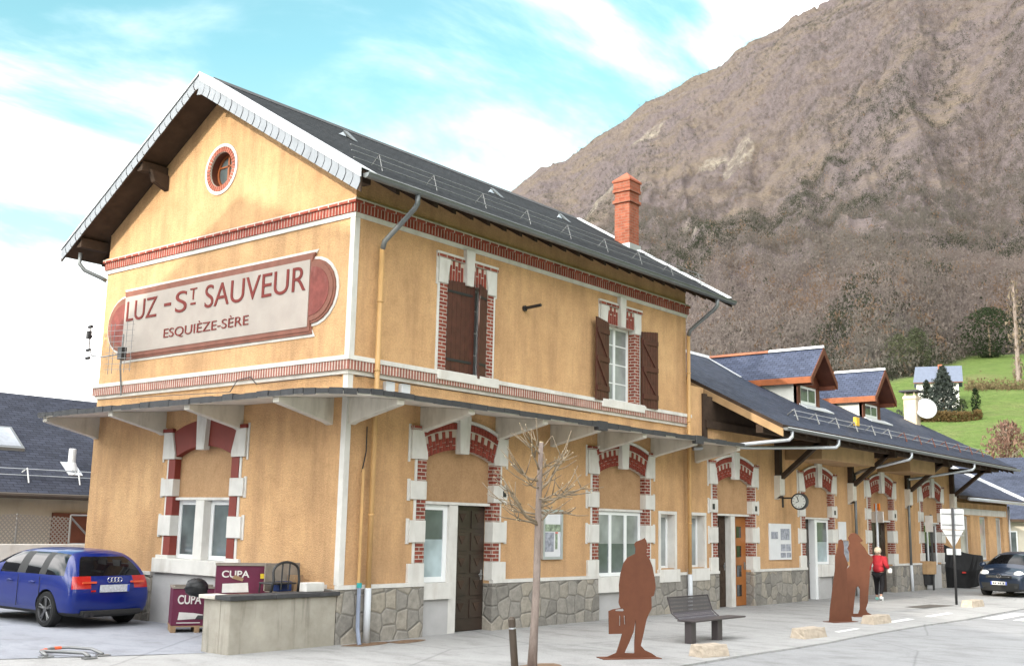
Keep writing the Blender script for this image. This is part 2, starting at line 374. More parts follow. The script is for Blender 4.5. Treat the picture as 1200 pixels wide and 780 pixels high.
def text_into(mb, body, M, u0, u1, z0, z1, d, m, extrude=.012, bold=0, flip=False):
    """flat lettering fitted to the box u0..u1 by z0..z1 on the plane of mapping M (u0 is where the text begins)"""
    me = text_mesh(body, 1, extrude, m, bold=bold)
    xs = [v.co.x for v in me.vertices]; ys = [v.co.y for v in me.vertices]
    x0, x1, y0, y1 = min(xs), max(xs), min(ys), max(ys); i = len(mb.v); k = mb.mi(m)
    for v in me.vertices:
        mb.v.append(tuple(M(u0+(v.co.x-x0)/(x1-x0)*(u1-u0), d-v.co.z, z0+(v.co.y-y0)/(y1-y0)*(z1-z0))))
    for p in me.polygons: mb.f.append(tuple(i+q for q in p.vertices)); mb.m.append(k)
    bpy.data.meshes.remove(me)
def flat_shape(name, loops, thick, m, parent=None):
    """a cut sheet: outline plus holes in local x/z, thickness along y"""
    c = bpy.data.curves.new(name, 'CURVE'); c.dimensions = '2D'; c.fill_mode = 'BOTH'; c.extrude = thick/2
    for lp in loops:
        sp = c.splines.new('POLY'); sp.points.add(len(lp)-1); sp.use_cyclic_u = True
        for q, (x, z) in zip(sp.points, lp): q.co = (x, z, 0, 1)
    t = bpy.data.objects.new(name, c); COL.objects.link(t)
    dg = bpy.context.evaluated_depsgraph_get(); dg.update()
    me = bpy.data.meshes.new_from_object(t.evaluated_get(dg)); bpy.data.objects.remove(t)
    me.transform(Matrix.Rotation(math.pi/2, 4, 'X')); me.materials.clear(); me.materials.append(m)
    o = bpy.data.objects.new(name, me); COL.objects.link(o)
    if parent: o.parent = parent
    return o
FAC = lambda u, d, z: (u, d, z)          # long front: u along +x, d inwards
GAB = lambda u, d, z: (d, u, z)          # gable front: u along +y, d inwards
GZ = .05                                 # height of the pavement

# ------------------------------------------------------------------ terrain
def vnoise(x, y, seed=0):
    xi = np.floor(x).astype(np.int64); yi = np.floor(y).astype(np.int64); fx = x-xi; fy = y-yi
    fx = fx*fx*(3-2*fx); fy = fy*fy*(3-2*fy)
    def h(i, j):
        k = (i*374761393+j*668265263+seed*974711) & 0xffffffff
        k = ((k ^ (k >> 13))*1274126177) & 0xffffffff
        return ((k ^ (k >> 16)) & 0xffff)/65535.0
    return (h(xi, yi)*(1-fx)+h(xi+1, yi)*fx)*(1-fy)+(h(xi, yi+1)*(1-fx)+h(xi+1, yi+1)*fx)*fy
def fbm(x, y, o=5, seed=0, ridge=False):
    t = 0; a_ = 1; s = 0
    for i in range(o):
        v = vnoise(x*2**i, y*2**i, seed+i)
        if ridge: v = 1-abs(2*v-1)
        t = t+a_*v; s += a_; a_ *= .52
    return t/s
def sstep(a_, b_, x):
    t = np.clip((x-a_)/(b_-a_), 0, 1); return t*t*(3-2*t)
def foot_r(az): return 255+70*sstep(70.0, 75, az)+6*np.sin(az*.8)
def terrain_z(x, y):
    x = np.asarray(x, float); y = np.asarray(y, float)
    dx, dy = x-CAM.x, y-CAM.y; r = np.hypot(dx, dy); az = np.degrees(np.arctan2(dx, dy))
    side = sstep(22, 52, az)*(1-sstep(120, 150, az))
    rise = np.clip(r-84, 0, None)
    meadow = .222*(np.sqrt(rise**2+100)-10)
    foot = foot_r(az)+10*(fbm(x/60, y/60, 3, 5)-.5)
    el = np.clip(17.5+(az-50.4)*.525, 3, 33)+.15*np.sin(az*.9)+.10*np.sin(az*2.3+1)
    crest = 930*np.tan(np.radians(el)); t = np.clip((r-foot)/(930-foot), 0, 1.25)
    base = .222*(np.sqrt((foot-84)**2+100)-10)
    prof = t-.10*np.sin(np.clip(t, 0, 1)*math.pi)+.03*np.sin(t*9+az*.2)*np.clip(t*4, 0, 1)
    mt = base+(crest-base)*np.where(t < 1, prof, 1-.5*(t-1))
    gul = fbm(az*.42+t*1.1+fbm(x/90, y/90, 3, 9)*1.2, t*1.6, 4, 11, True)-.55
    mt = mt+gul*22*np.clip(t*3, 0, 1)*(1-.8*sstep(.8, 1.0, t))+(fbm(x/45, y/45, 5, 2)-.5)*16*np.clip(t*4, 0, 1)*(1-.6*sstep(.85, 1., t))+(fbm(x/9, y/9, 3, 4)-.5)*5*np.clip(t*4, 0, 1)
    # unseen valley flank behind the camera, added to cut low sky light
    a2 = az % 360; south = sstep(100, 125, a2)*(1-sstep(222, 246, a2)); ts = np.clip((r-150)/750, 0, 1.2)
    flank = (ts-.08*np.sin(ts*3.14))*(250+50*np.sin(a2*.09)+90*(fbm(x/160, y/160, 4, 17)-.5))
    h = np.where(r < foot, meadow, mt)
    far = 1-sstep(1300, 2200, r)*.7
    h = h*side*far+np.where(r > 150, flank*south*far, 0)
    h = h+(fbm(x/22, y/22, 4, 3)-.5)*2.0*sstep(95, 170, r)
    return np.where(r < 82, 0, h)

def bands(az, r, seed=0):
    """vegetation and rock bands that climb the slope obliquely"""
    U = (az-50)*12.0; V = (r-335)*.85; a_ = (U+V)*.7071; b_ = (U-V)*.7071
    w_ = (fbm(U/90, V/90, 3, 70+seed)-.5)*50
    return fbm((a_+w_)/150, (b_+w_)/34, 5, 80+seed)
CLIFFS = ((62.6, 700, 1.1, 34), (61.2, 722, 1.0, 18), (59.6, 500, .45, 16), (60.35, 436, .55, 12), (55.0, 745, 1.4, 26), (57.8, 836, 1.2, 10))
def cliff_mask(az, r):
    m = 0
    for a0, r0, wa, wr in CLIFFS:
        da = (az-a0); dr = (r-r0)/wr; w_ = .8*(fbm(az*3.1, r/14, 4, 91)-.5)
        m = np.maximum(m, np.exp(-((da/wa-.35*dr)**2+dr**2)*1.6)+w_*np.exp(-((da/wa)**2+dr**2)*.5))
    return sstep(.34, .52, m)
def hillmat():
    m, n, l, b = newmat('hillside'); setp(b, .95, .12)
    at = n.new('ShaderNodeAttribute'); at.attribute_name = 'zone'
    pos = world_pos(n)
    sep = n.new('ShaderNodeSeparateColor'); l.new(at.outputs['Color'], sep.inputs[0])
    # meadow
    f = noise(n, l, pos, .045, 8, .7); f1 = noise(n, l, pos, .6, 8, .8)
    g = ramp(n, l, f, [(.3, (.080, .120, .032)), (.5, (.105, .155, .042)), (.7, (.150, .155, .068))])
    g = mixc(n, l, 1, g, ramp(n, l, f1, [(.3, (.72, .74, .7)), (.7, (1.22, 1.18, 1.15))]), 'MULTIPLY')
    # mountain: dry grass, purple brown scrub, rock
    st = mapv(n, l, pos, (1, 1, 1.7))
    a1 = noise(n, l, st, .016, 8, .68, .4); a2 = noise(n, l, st, .075, 8, .72); a3 = noise(n, l, st, .45, 4, .75)
    grass = ramp(n, l, a3, [(.3, (.095, .075, .060)), (.7, (.165, .130, .098))])
    scrub = ramp(n, l, a3, [(.3, (.085, .069, .069)), (.7, (.14, .113, .111))])
    hm = n.new('ShaderNodeMath'); hm.operation = 'MULTIPLY_ADD'; hm.inputs[1].default_value = .32; l.new(sep.outputs[1], hm.inputs[0])
    l.new(mixc(n, l, .5, a1, a2), hm.inputs[2])
    mk = ramp(n, l, hm.outputs[0], [(.74, (0, 0, 0)), (.90, (1, 1, 1))])
    c = mixc(n, l, mk, scrub, grass)
    rk = ramp(n, l, noise(n, l, st, .05, 9, .8, .6), [(.60, (0, 0, 0)), (.66, (1, 1, 1))])
    rm = n.new('ShaderNodeMath'); rm.operation = 'MULTIPLY'; l.new(rk, rm.inputs[0]); l.new(sep.outputs[2], rm.inputs[1])
    c = mixc(n, l, rm.outputs[0], c, ramp(n, l, a3, [(.3, (.12, .11, .10)), (.7, (.27, .25, .22))]))
    cl = ramp(n, l, noise(n, l, mapv(n, l, pos, (1, 1, .35)), .12, 8, .8, .8), [(.34, (.07, .062, .052)), (.45, (.15, .13, .11)), (.56, (.25, .22, .175)), (.70, (.13, .11, .09))])
    am = n.new('ShaderNodeMath'); am.operation = 'MULTIPLY'; l.new(at.outputs['Alpha'], am.inputs[0]); l.new(ramp(n, l, noise(n, l, pos, .16, 8, .8), [(.42, (.1,)*3), (.54, (.9,)*3)]), am.inputs[1])
    c = mixc(n, l, am.outputs[0], c, cl)
    c = mixc(n, l, sep.outputs[0], g, c)
    l.new(c, b.inputs['Base Color']); bump(n, l, b, a3, .9, 1.5)
    return m
def build_terrain():
    th = np.concatenate([np.arange(-180, 20, 4), np.arange(20, 44, .5), np.arange(44, 84, .11), np.arange(84, 110, .6), np.arange(110, 181, 4)])
    rr = np.concatenate([np.array([.5, 20, 50, 70, 81]), np.arange(83, 240, 3.5), np.arange(240, 960, 3.0), np.array([970, 990, 1030, 1100, 1200, 1350, 1600, 2000, 2600, 4500])])
    T, Rr = np.meshgrid(np.radians(th), rr, indexing='ij')
    X = CAM.x+Rr*np.sin(T); Y = CAM.y+Rr*np.cos(T); Z = terrain_z(X, Y)
    nt, nr = X.shape; idx = np.arange(nt*nr).reshape(nt, nr)
    q = np.stack([idx[:-1, :-1], idx[:-1, 1:], idx[1:, 1:], idx[1:, :-1]], -1).reshape(-1, 4)
    me = bpy.data.meshes.new('terrain'); me.vertices.add(nt*nr); me.vertices.foreach_set('co', np.stack([X, Y, Z], -1).astype(np.float32).ravel())
    me.loops.add(q.size); me.loops.foreach_set('vertex_index', q.astype(np.int32).ravel())
    me.polygons.add(len(q)); me.polygons.foreach_set('loop_start', np.arange(0, q.size, 4, dtype=np.int32)); me.polygons.foreach_set('loop_total', np.full(len(q), 4, np.int32))
    me.polygons.foreach_set('use_smooth', np.ones(len(q), bool)); me.update(calc_edges=True)
    az = np.degrees(T); foot = foot_r(az)
    z1 = sstep(-14, 10, Rr-foot+16*(fbm(X/22, Y/22, 4, 8)-.5)); tt = np.clip((Rr-foot)/(930-foot), 0, 1)
    rock = np.clip(sstep(.30, .75, tt)*(1-sstep(62, 74, az)*.6)+.35, 0, 1)
    bd = bands(az, Rr); b2 = bands(az, Rr, 7)
    colr = np.stack([z1, np.clip(tt+1.3*(bd-.5)+.15, 0, 1), rock*sstep(.50, .62, b2)*.8, cliff_mask(az, Rr)], -1).astype(np.float32)
    at = me.color_attributes.new('zone', 'FLOAT_COLOR', 'POINT'); at.data.foreach_set('color', colr.ravel())
    me.materials.append(hillmat())
    o = bpy.data.objects.new('terrain', me); COL.objects.link(o); tag(o, kind='structure')
build_terrain()

def sheet(name, pts, z, m):
    b = MB(); b.poly([(x, y, z) for x, y in pts], m); o = b.build(name); tag(o, kind='structure'); return o
def strip_sheet(name, x0, x1, y0, y1, z, m, edge=None):
    b = MB(); n = 120
    for i in range(n):
        xa, xb = x0+(x1-x0)*i/n, x0+(x1-x0)*(i+1)/n
        ea = y0 if edge is None else edge(xa); eb = y0 if edge is None else edge(xb)
        b.poly([(xa, ea, z), (xb, eb, z), (xb, y1, z), (xa, y1, z)], m)
        b.poly([(xa, ea, z), (xa, ea, z-.06), (xb, eb, z-.06), (xb, eb, z)], m)
    o = b.build(name); tag(o, kind='structure'); return o
strip_sheet('road', -60, 105, -16, -5.0, .018, ROADM)
strip_sheet('pavement', -60, 105, 0, 0.6, GZ, PAVE, lambda x: -5.45+.05*math.sin(x*.7)+.02*math.sin(x*3.1)-(.9 if x < 2 else 0)*min(1, (2-x)/4))
sheet('forecourt', [(-60, .55), (-2.0, .55), (-2.0, 2.2), (-60, 22)], GZ-.004, PAVE)
sheet('parking_lot', [(-40, 19), (-40, 13.5), (-5.2, 1.75), (-2.3, .36), (-2.3, .5), (.2, .5), (.2, 19)], GZ+.004, GRAVELM)
sheet('back_yard', [(.2, 8.3), (60, 8.3), (60, 40), (-40, 40), (-40, 19), (.2, 19)], GZ, GRAVELM)
def crosswalk():
    b = MB()
    for i in range(5):
        y0 = -5.62-i*.62*1.15
        x0 = 16.4+i*.05
        b.poly([(x0, y0, .026), (x0+2.9, y0, .026), (x0+2.9, y0-.42, .026), (x0, y0-.42, .026)], MARK)
    tag(b.build('crosswalk_marking'), kind='structure')
    b = MB(); 
    for (x, y, w, h) in ((12.6, -4.72, 1.7, .22), (15.4, -4.7, 1.8, .2), (9.4, -4.85, 1.2, .14)):
        b.poly([(x, y, GZ+.004), (x+w, y+.03, GZ+.004), (x+w*1.02, y+h, GZ+.004), (x+.06, y+h*.9, GZ+.004)], MARK)
    tag(b.build('worn_kerb_marking'), kind='structure')
    b = MB(); g = plain('rust_gravel', (.20, .13, .085), .95, .2, var=.35, vs=14)
    def blob(cx, cy, rx, ry, z):
        pts = [(cx+rx*math.cos(t)*(1+.18*math.sin(3*t+cx)), cy+ry*math.sin(t)*(1+.2*math.sin(2*t+1)), z) for t in [k*math.pi/9 for k in range(18)]]
        b.poly(pts, g)
    blob(.42, -.32, .5, .22, GZ+.004); blob(1.25, -.42, .42, .22, GZ+.004)
    blob(.12, -4.15, .62, .38, GZ+.004)
    tag(b.build('bare_soil_patch'), kind='structure')
    b = MB(); gm = plain('iron_grate', (.10, .09, .08), .7, .4, var=.3, vs=9)
    b.poly([(18.3, -3.55, GZ+.006), (20.4, -3.7, GZ+.006), (20.2, -3.05, GZ+.006), (18.4, -2.95, GZ+.006)], gm)
    tag(b.build('drain_cover'), kind='structure')
crosswalk()

# ------------------------------------------------------------------ station: walls
BW, BL = 8.22, 11.613                      # gable width, front length
def wall_face(b, M, u0, u1, z0, z1, holes, m, depth=.3):
    us = sorted({u0, u1, *[h[0] for h in holes], *[h[1] for h in holes]}); zs = sorted({z0, z1, *[h[2] for h in holes], *[h[3] for h in holes]})
    for a_, c in zip(us, us[1:]):
        for p, q in zip(zs, zs[1:]):
            um, zm = (a_+c)/2, (p+q)/2
            if any(h[0] < um < h[1] and h[2] < zm < h[3] for h in holes): continue
            b.poly([M(a_, 0, p), M(c, 0, p), M(c, 0, q), M(a_, 0, q)], m)
    for h in holes:
        a_, c, p, q = h[:4]
        b.poly([M(a_, 0, p), M(a_, depth, p), M(a_, depth, q), M(a_, 0, q)], m); b.poly([M(c, 0, p), M(c, 0, q), M(c, depth, q), M(c, depth, p)], m)
        b.poly([M(a_, 0, q), M(a_, depth, q), M(c, depth, q), M(c, 0, q)], m); b.poly([M(a_, 0, p), M(c, 0, p), M(c, depth, p), M(a_, depth, p)], m)
station = empty('station_building', (0, 0, 0))
tag(station, 'two-storey ochre station building with slate roof and large station name panel on its gable', 'station building')
wing = empty('station_wing', (BL, 0, 0))
tag(wing, 'long single-storey ochre station wing with dormers and deep timber eaves', 'station building')
OPEN_H = 3.55
F_HOLES = [(2.03, 3.97, .0, OPEN_H), (7.66, 9.60, .0, OPEN_H), (10.32, 10.98, 1.12, 2.42), (2.45, 3.65, 4.9, 6.82), (7.95, 9.15, 4.9, 6.82)]
W_HOLES = [(11.76, 12.46, 1.12, 2.42)]+[(c-.97, c+.97, .0, OPEN_H) for c in (14.1, 19.5, 24.7, 29.8)]
GC = 4.07
G_HOLES = [(GC-.93, GC+.93, 0, OPEN_H)]
def roof_z(y): return 11.02-.602*abs(y-4.11)         # top of the main roof
def station_walls():
    b = MB()
    wall_face(b, FAC, 0, BL, 0, 8.45, F_HOLES, OCHRE)
    wall_face(b, GAB, 0, BW, 0, 8.3, G_HOLES, OCHRE)
    # gable triangle with the round window cut out
    cy, cz, rr = 4.15, 9.19, .37; n = 14
    half = [(cy+rr*math.sin(t), cz+rr*math.cos(t)) for t in [math.pi*k/n for k in range(n+1)]]
    top = roof_z(4.11)-.15; ze = roof_z(0)-.15
    for s in (1, -1):
        ys = BW if s > 0 else 0
        pts = [(0, cy, 8.3), (0, ys, 8.3), (0, ys, ze), (0, cy, top)]+[(0, cy+s*(y-cy), z) for y, z in half]
        b.poly(pts, OCHRE)
    for (y0, z0), (y1, z1) in zip(half, half[1:]):
        for s in (1, -1): b.poly([(0, cy+s*(y0-cy), z0), (.25, cy+s*(y0-cy), z0), (.25, cy+s*(y1-cy), z1), (0, cy+s*(y1-cy), z1)], WOOD_RED)
    b.poly([(BL, 0, 0), (BL, BW, 0), (BL, BW, ze), (BL, 4.11, top), (BL, 0, ze)], OCHRE)
    b.poly([(0, BW, 0), (BL, BW, 0), (BL, BW, 8.45), (0, BW, 8.45)], OCHRE)
    b.build('wall', station)
    b = MB(); b.box(.35, BL-.3, .35, BW-.3, .06, 7, DARK); b.build('interior', station)
station_walls()

def plinth(parent, M, spans, z1=.95, proud=.07, name='plinth', m=STONE, cap=True):
    b = MB(); c = MB()
    for u0, u1 in spans:
        b.mbox(M, u0, u1, -proud, .28, -.2, z1, m)
        if cap: c.mbox(M, u0, u1, -proud-.012, .02, z1+.002, z1+.07, WHITE)
    build_pieces(b, name, parent, bevel=.015)
    if cap: build_pieces(c, 'plinth_moulding', parent)
plinth(station, FAC, [(-.07, 2.034), (3.966, 7.664), (9.596, 11.6)])
plinth(station, GAB, [(0.285, GC-1.45), (GC+1.45, BW)])
plinth(wing, FAC, [(11.604, 13.134), (15.066, 18.534), (20.466, 23.734), (25.666, 28.834), (30.766, 32.3)])

def corner_trim():
    b = MB()
    for z0, z1 in ((1.022, 4.643), (4.967, 7.488)):
        b.mbox(FAC, -.022, .10, -.022, .02, z0, z1, WHITE); b.mbox(GAB, .021, .10, -.022, .02, z0, z1, WHITE)
    b.build('corner_strip', station)
corner_trim()
def string_courses():
    for M, u1 in ((FAC, BL+.06), (GAB, BW+.06)):
        g = M is GAB; u0 = .0 if not g else .0; q = .021 if g else None
        b = MB(); b.mbox(M, q or u0-.03, u1-.03, -.035, .02, 7.49, 7.575, WHITE)
        b.mbox(M, q or u0-.06, u1, -.062, .02, 7.578, 7.74, SOLD); b.mbox(M, q or u0-.10, u1+.03, -.10, .02, 7.743, 7.815, HEADER)
        b.mbox(M, q or u0-.05, u1-.02, -.055, .02, 7.818, 7.85, MORTAR if not g else OCHRE)
        b.build('upper_string_course', station)
        b = MB(); b.mbox(M, q or u0-.12, u1+.02, -.12, .02, 4.885, 4.965, WHITE); b.mbox(M, q or u0-.10, u1, -.10, .02, 4.715, 4.882, SOLD_LOW)
        b.mbox(M, q or u0-.05, u1-.04, -.05, .02, 4.645, 4.712, WHITE)
        b.build('lower_string_course', station)
string_courses()

# ------------------------------------------------------------------ arched openings
def arch_pts(c, hw, zs, rise, n=12):
    R = (hw*hw+rise*rise)/(2*rise); out = []
    for k in range(n+1):
        t = -1+2*k/n; x = t*hw; out.append((c+x, zs+rise-R+math.sqrt(R*R-x*x)))
    return out
def surround(parent, M, c, hw, brick=True, keystone=True, bottom=1.0):
    """quoined surround: white blocks alternating with brick, segmental arch and keystone"""
    w = MB(); k = MB(); kb = MB(); qb = MB(); bm_ = BRICK if brick else REDPAINT
    blocks = [(bottom+.0, 1.36), (1.74, 2.14), (2.52, 2.86)]
    gaps = [(1.362, 1.738), (2.142, 2.518), (2.862, 3.258)]
    for s in (-1, 1):
        def U(x): return c+s*x
        def bx(b, x0, x1, d0, d1, z0, z1, m):
            a_, q = sorted((U(x0), U(x1))); b.mbox(M, a_, q, d0, d1, z0, z1, m)
        for z0, z1 in blocks: bx(qb, hw-.004, hw+.42, -.055, .17, z0, z1, WHITE)
        for z0, z1 in blocks[1:]: bx(w, hw+.39, hw+.47, -.02, .02, z0-.03, z1+.03, WHITE)
        for z0, z1 in gaps:
            bx(kb, hw-.002, hw+.22, -.03, .17, z0, z1, bm_); bx(w, hw+.222, hw+.29, -.018, .02, z0, z1, WHITE)
        # springer: inner side leans outwards
        p = [(hw-.004, 3.26), (hw+.42, 3.26), (hw+.42, 3.80), (hw+.13, 3.80), (hw-.004, 3.36)]
        w.prism([M(U(x), -.06, z) for x, z in p], Vector(M(0, .2, 0))-Vector(M(0, 0, 0)), WHITE)
        bx(kb, hw+.10, hw+.44, -.075, .02, 3.802, 3.87, bm_); bx(w, hw+.42, hw+.475, -.02, .02, 3.2, 3.9, WHITE)
    # arch backing and voussoirs
    zi, ri = 3.30, .20
    inn = arch_pts(c, hw+.0, zi, ri); out = arch_pts(c, hw+.13, 3.80, .22)
    w.prism([M(x, -.02, z) for x, z in inn]+[M(x, -.02, z) for x, z in reversed(out)], Vector(M(0, .19, 0))-Vector(M(0, 0, 0)), MORTAR if brick else bm_)
    N = 22
    def along(arr, t):
        f = t*(len(arr)-1); i = min(int(f), len(arr)-2); f -= i
        return (arr[i][0]*(1-f)+arr[i+1][0]*f, arr[i][1]*(1-f)+arr[i+1][1]*f)
    dv = Vector(M(0, .06, 0))-Vector(M(0, 0, 0))
    if brick:
        for i in range(N):
            t0, t1 = (i+.10)/N, (i+.90)/N
            if abs((t0+t1)/2-.5) < .07: continue
            segs = [(0.0, .30), (.325, .70)] if i % 2 else [(0.0, .16), (.185, .46)]
            for a_, q in segs:
                P = []
                for t, f in ((t0, a_), (t1, a_), (t1, q), (t0, q)):
                    i0, o0 = along(inn, t), along(out, t); P.append(M(i0[0]*(1-f)+o0[0]*f, -.035, i0[1]*(1-f)+o0[1]*f))
                k.prism(P, dv, VOUSS)
        N2 = 26
        for i in range(N2):
            t0, t1 = (i+.08)/N2, (i+.92)/N2
            if abs((t0+t1)/2-.5) < .07: continue
            P = []
            for t, f in ((t0, .76), (t1, .76), (t1, .99), (t0, .99)):
                i0, o0 = along(inn, t), along(out, t); P.append(M(i0[0]*(1-f)+o0[0]*f, -.05, i0[1]*(1-f)+o0[1]*f))
            k.prism(P, dv, VOUSS)
        hood = arch_pts(c, hw+.15, 3.87, .22); lip = arch_pts(c, hw+.13, 3.81, .22)
        w.prism([M(x, -.07, z) for x, z in lip]+[M(x, -.07, z) for x, z in reversed(hood)], Vector(M(0, .08, 0))-Vector(M(0, 0, 0)), WHITE)
    o = w.build('window_surround', parent, bevel=.008)
    ia = 0 if M is FAC else 1
    build_halves(k, 'arch_bricks', o, lambda v: v[ia] < c)
    build_pieces(kb, 'brick_pier', o); build_pieces(qb, 'quoin_block', o, bevel=.008)
    if keystone:
        b = MB(); p = [(-.13, 3.42), (.13, 3.42), (.17, 4.16), (-.17, 4.16)]
        b.prism([M(c+x, -.12, z) for x, z in p], Vector(M(0, .14, 0))-Vector(M(0, 0, 0)), WHITE); b.build('keystone', o, bevel=.01)
    # blind infill above the lintel
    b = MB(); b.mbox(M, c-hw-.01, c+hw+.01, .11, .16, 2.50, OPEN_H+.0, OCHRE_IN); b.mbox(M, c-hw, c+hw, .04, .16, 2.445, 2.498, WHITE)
    b.build('infill_panel', o)
    return o
def window(parent, M, u0, u1, z0, z1, d, lights=1, gl=None, bars=0, frame=.06, lower=None, sill=None, name='window'):
    b = MB(); f = frame
    b.mbox(M, u0, u1, d, d+.06, z0, z0+f, PVC); b.mbox(M, u0, u1, d, d+.06, z1-f, z1, PVC)
    w_ = (u1-u0)/lights
    for i in range(lights+1):
        x = u0+i*w_; b.mbox(M, max(u0, x-f*.6), min(u1, x+f*.6) if 0 < i < lights else (x+f if i == 0 else x), d-.006, d+.05, z0, z1, PVC) if i < lights else b.mbox(M, u1-f, u1, d-.006, d+.05, z0, z1, PVC)
    for i in range(lights):
        for k in range(bars):
            z = z0+(z1-z0)*(k+1)/(bars+1); b.mbox(M, u0+i*w_, u0+(i+1)*w_, d+.004, d+.03, z-.014, z+.014, PVC)
    o = b.build(name, parent, bevel=.004)
    g = MB()
    if lower:
        zm = z0+(z1-z0)*lower[0]; g.mbox(M, u0, u1, d+.02, d+.035, z0, zm, lower[1]); g.mbox(M, u0, u1, d+.02, d+.035, zm, z1, gl or GLASS)
    else: g.mbox(M, u0, u1, d+.02, d+.035, z0, z1, gl or GLASS)
    g.build('pane', o)
    if sill:
        s = MB(); s.mbox(M, u0-sill, u1+sill, -.06, d+.05, z0-.14, z0-.002, WHITE); s.build('sill', o, bevel=.008)
    return o
def panel_door(parent, M, u0, u1, z0, z1, d, m, m2=None, glazed=False, handle_u=None):
    b = MB(); b.mbox(M, u0, u1, d, d+.05, z0, z1, m)
    if not glazed:
        for i in range(2):
            for j in range(5):
                w_ = (u1-u0)/2; h = (z1-z0-.25)/5; a_ = u0+i*w_+.05; p = z0+.2+j*h+.04
                b.mbox(M, a_, a_+w_-.10, d-.022, d+.01, p, p+h-.08, m)
                b.prism([M(a_+.08, d-.024, p+h-.14), M(a_+w_-.18, d-.024, p+h-.14), M(a_+(w_-.10)/2, d-.024, p+.12)], Vector(M(0, -.012, 0))-Vector(M(0, 0, 0)), m2 or m)
    o = b.build('door', parent, bevel=.004)
    if glazed:
        g = MB()
        for j in range(4):
            p = z0+.25+j*(z1-z0-.3)/4; uc = (u0+u1)/2; g.mbox(M, uc-.13, uc+.13, d-.012, d+.02, p, p+.30, GLASS_DARK)
        g.build('pane', o)
    h = MB(); hu = handle_u if handle_u is not None else u1-.10
    h.mbox(M, hu-.02, hu+.02, d-.03, d+.01, z0+.95, z0+1.15, METAL_GREY); h.tube([M(hu, d-.06, z0+1.06), M(hu-.11, d-.06, z0+1.06)], .011, METAL_GREY, 6)
    h.build('handle', o)
    return o
def opening_assemblies():
    # front, first: tall window left of a dark panelled door
    surround(station, FAC, 3.0, .97)
    b = MB(); b.box(2.03, 2.82, .05, .30, 0, .70, STONE_GREY); b.box(2.03, 2.84, -.03, .30, .702, 1.0, WHITE); b.box(2.80, 3.04, .06, .30, 0, 2.44, WHITE)
    b.build('door_post', station)
    window(station, FAC, 2.05, 2.80, 1.002, 2.44, .12, 1, GLASS, lower=(.55, FROST), frame=.10)
    panel_door(station, FAC, 3.04, 3.96, .06, 2.44, .17, DOOR_BLACK, WOOD_DARK)
    # second: wide three-light window
    surround(station, FAC, 8.63, .97)
    b = MB(); b.box(7.66, 9.60, .03, .30, 0, .64, STONE_GREY); b.box(7.60, 9.66, -.09, .30, .642, .98, WHITE); b.build('window_apron', station)
    window(station, FAC, 7.68, 9.58, .982, 2.44, .10, 3, CURTAIN, lower=(.5, GLASS), frame=.08)
    # narrow twin windows either side of the second downpipe
    for par, u in ((station, 10.32), (wing, 11.76)):
        w_ = .66 if u < 11 else .70
        b = MB(); b.box(u-.09, u-.002, -.03, .16, 1.10, 2.50, WHITE); b.box(u+w_+.002, u+w_+.09, -.03, .16, 1.10, 2.50, WHITE); b.box(u, u+w_, -.03, .16, 2.422, 2.50, WHITE)
        b.box(u+w_-.008, u+w_-.0005, .161, .17, 1.10, 2.42, WHITE); b.box(u+w_-.012, u+w_-.001, .0, .30, 1.10, 2.42, WHITE); b.box(u+.001, u+.012, .0, .30, 1.10, 2.42, WHITE); b.box(u-.14, u+w_+.14, -.09, .2, .80, 1.098, WHITE); b.build('narrow_surround', par, bevel=.008)
        window(par, FAC, u+.014, u+w_-.014, 1.10, 2.42, .19, 1, CURTAIN, frame=.07)
    # wing, third: half-open dark leaf, white post, orange door
    c = 14.1; surround(wing, FAC, c, .97)
    b = MB(); b.box(c-.10, c+.14, .05, .30, 0, 2.44, WHITE); b.build('door_post', wing)
    panel_door(wing, FAC, c-.96, c-.10, .06, 2.44, .22, WOOD_DARK, handle_u=c-.2)
    panel_door(wing, FAC, c+.142, c+.96, .06, 2.44, .17, WOOD_DOOR, glazed=True)
    c = 19.5; surround(wing, FAC, c, .97)
    b = MB(); b.box(c-.14, c+.02, .05, .30, 0, 2.44, PVC); b.box(c+.02, c+.97, .02, .30, 0, .72, STONE_GREY); b.box(c+.022, c+.97, -.08, .30, .722, 1.08, WHITE); b.build('door_post', wing)
    panel_door(wing, FAC, c-.96, c-.14, .06, 2.44, .25, DOOR_BLACK, handle_u=c-.25)
    window(wing, FAC, c+.03, c+.96, 1.082, 2.44, .10, 1, GLASS, lower=(.5, FROST), frame=.08)
    for c in (24.7, 29.8):
        surround(wing, FAC, c, .97)
        if c < 28:
            panel_door(wing, FAC, c-.96, c+.0, .06, 2.44, .25, DOOR_BLACK, handle_u=c-.15); panel_door(wing, FAC, c+.01, c+.96, .06, 2.44, .25, DOOR_BLACK, handle_u=c+.15)
        else:
            b = MB(); b.box(c-.97, c+.97, .03, .30, 0, .9, STONE_GREY); b.build('window_apron', wing)
            window(wing, FAC, c-.95, c+.95, .902, 2.44, .16, 2, GLASS_DARK, frame=.07)
    # gable: painted surround, twin window on a white sill
    c = GC; o = surround(station, GAB, c, .93, brick=False, bottom=1.0)
    b = MB(); b.mbox(GAB, c-1.40, c+1.40, -.10, .30, 1.02, 1.30, WHITE); b.mbox(GAB, c-.14, c+.14, -.03, .30, 1.302, 2.44, WHITE); b.mbox(GAB, c-1.45, c+1.45, -.02, .1, -.1, 1.018, STONE_GREY)
    b.build('sill_block', o, bevel=.01)
    for u0, u1 in ((c-.92, c-.145), (c+.145, c+.92)):
        window(station, GAB, u0, u1, 1.302, 2.44, .14, 1, GLASS, frame=.085)
opening_assemblies()

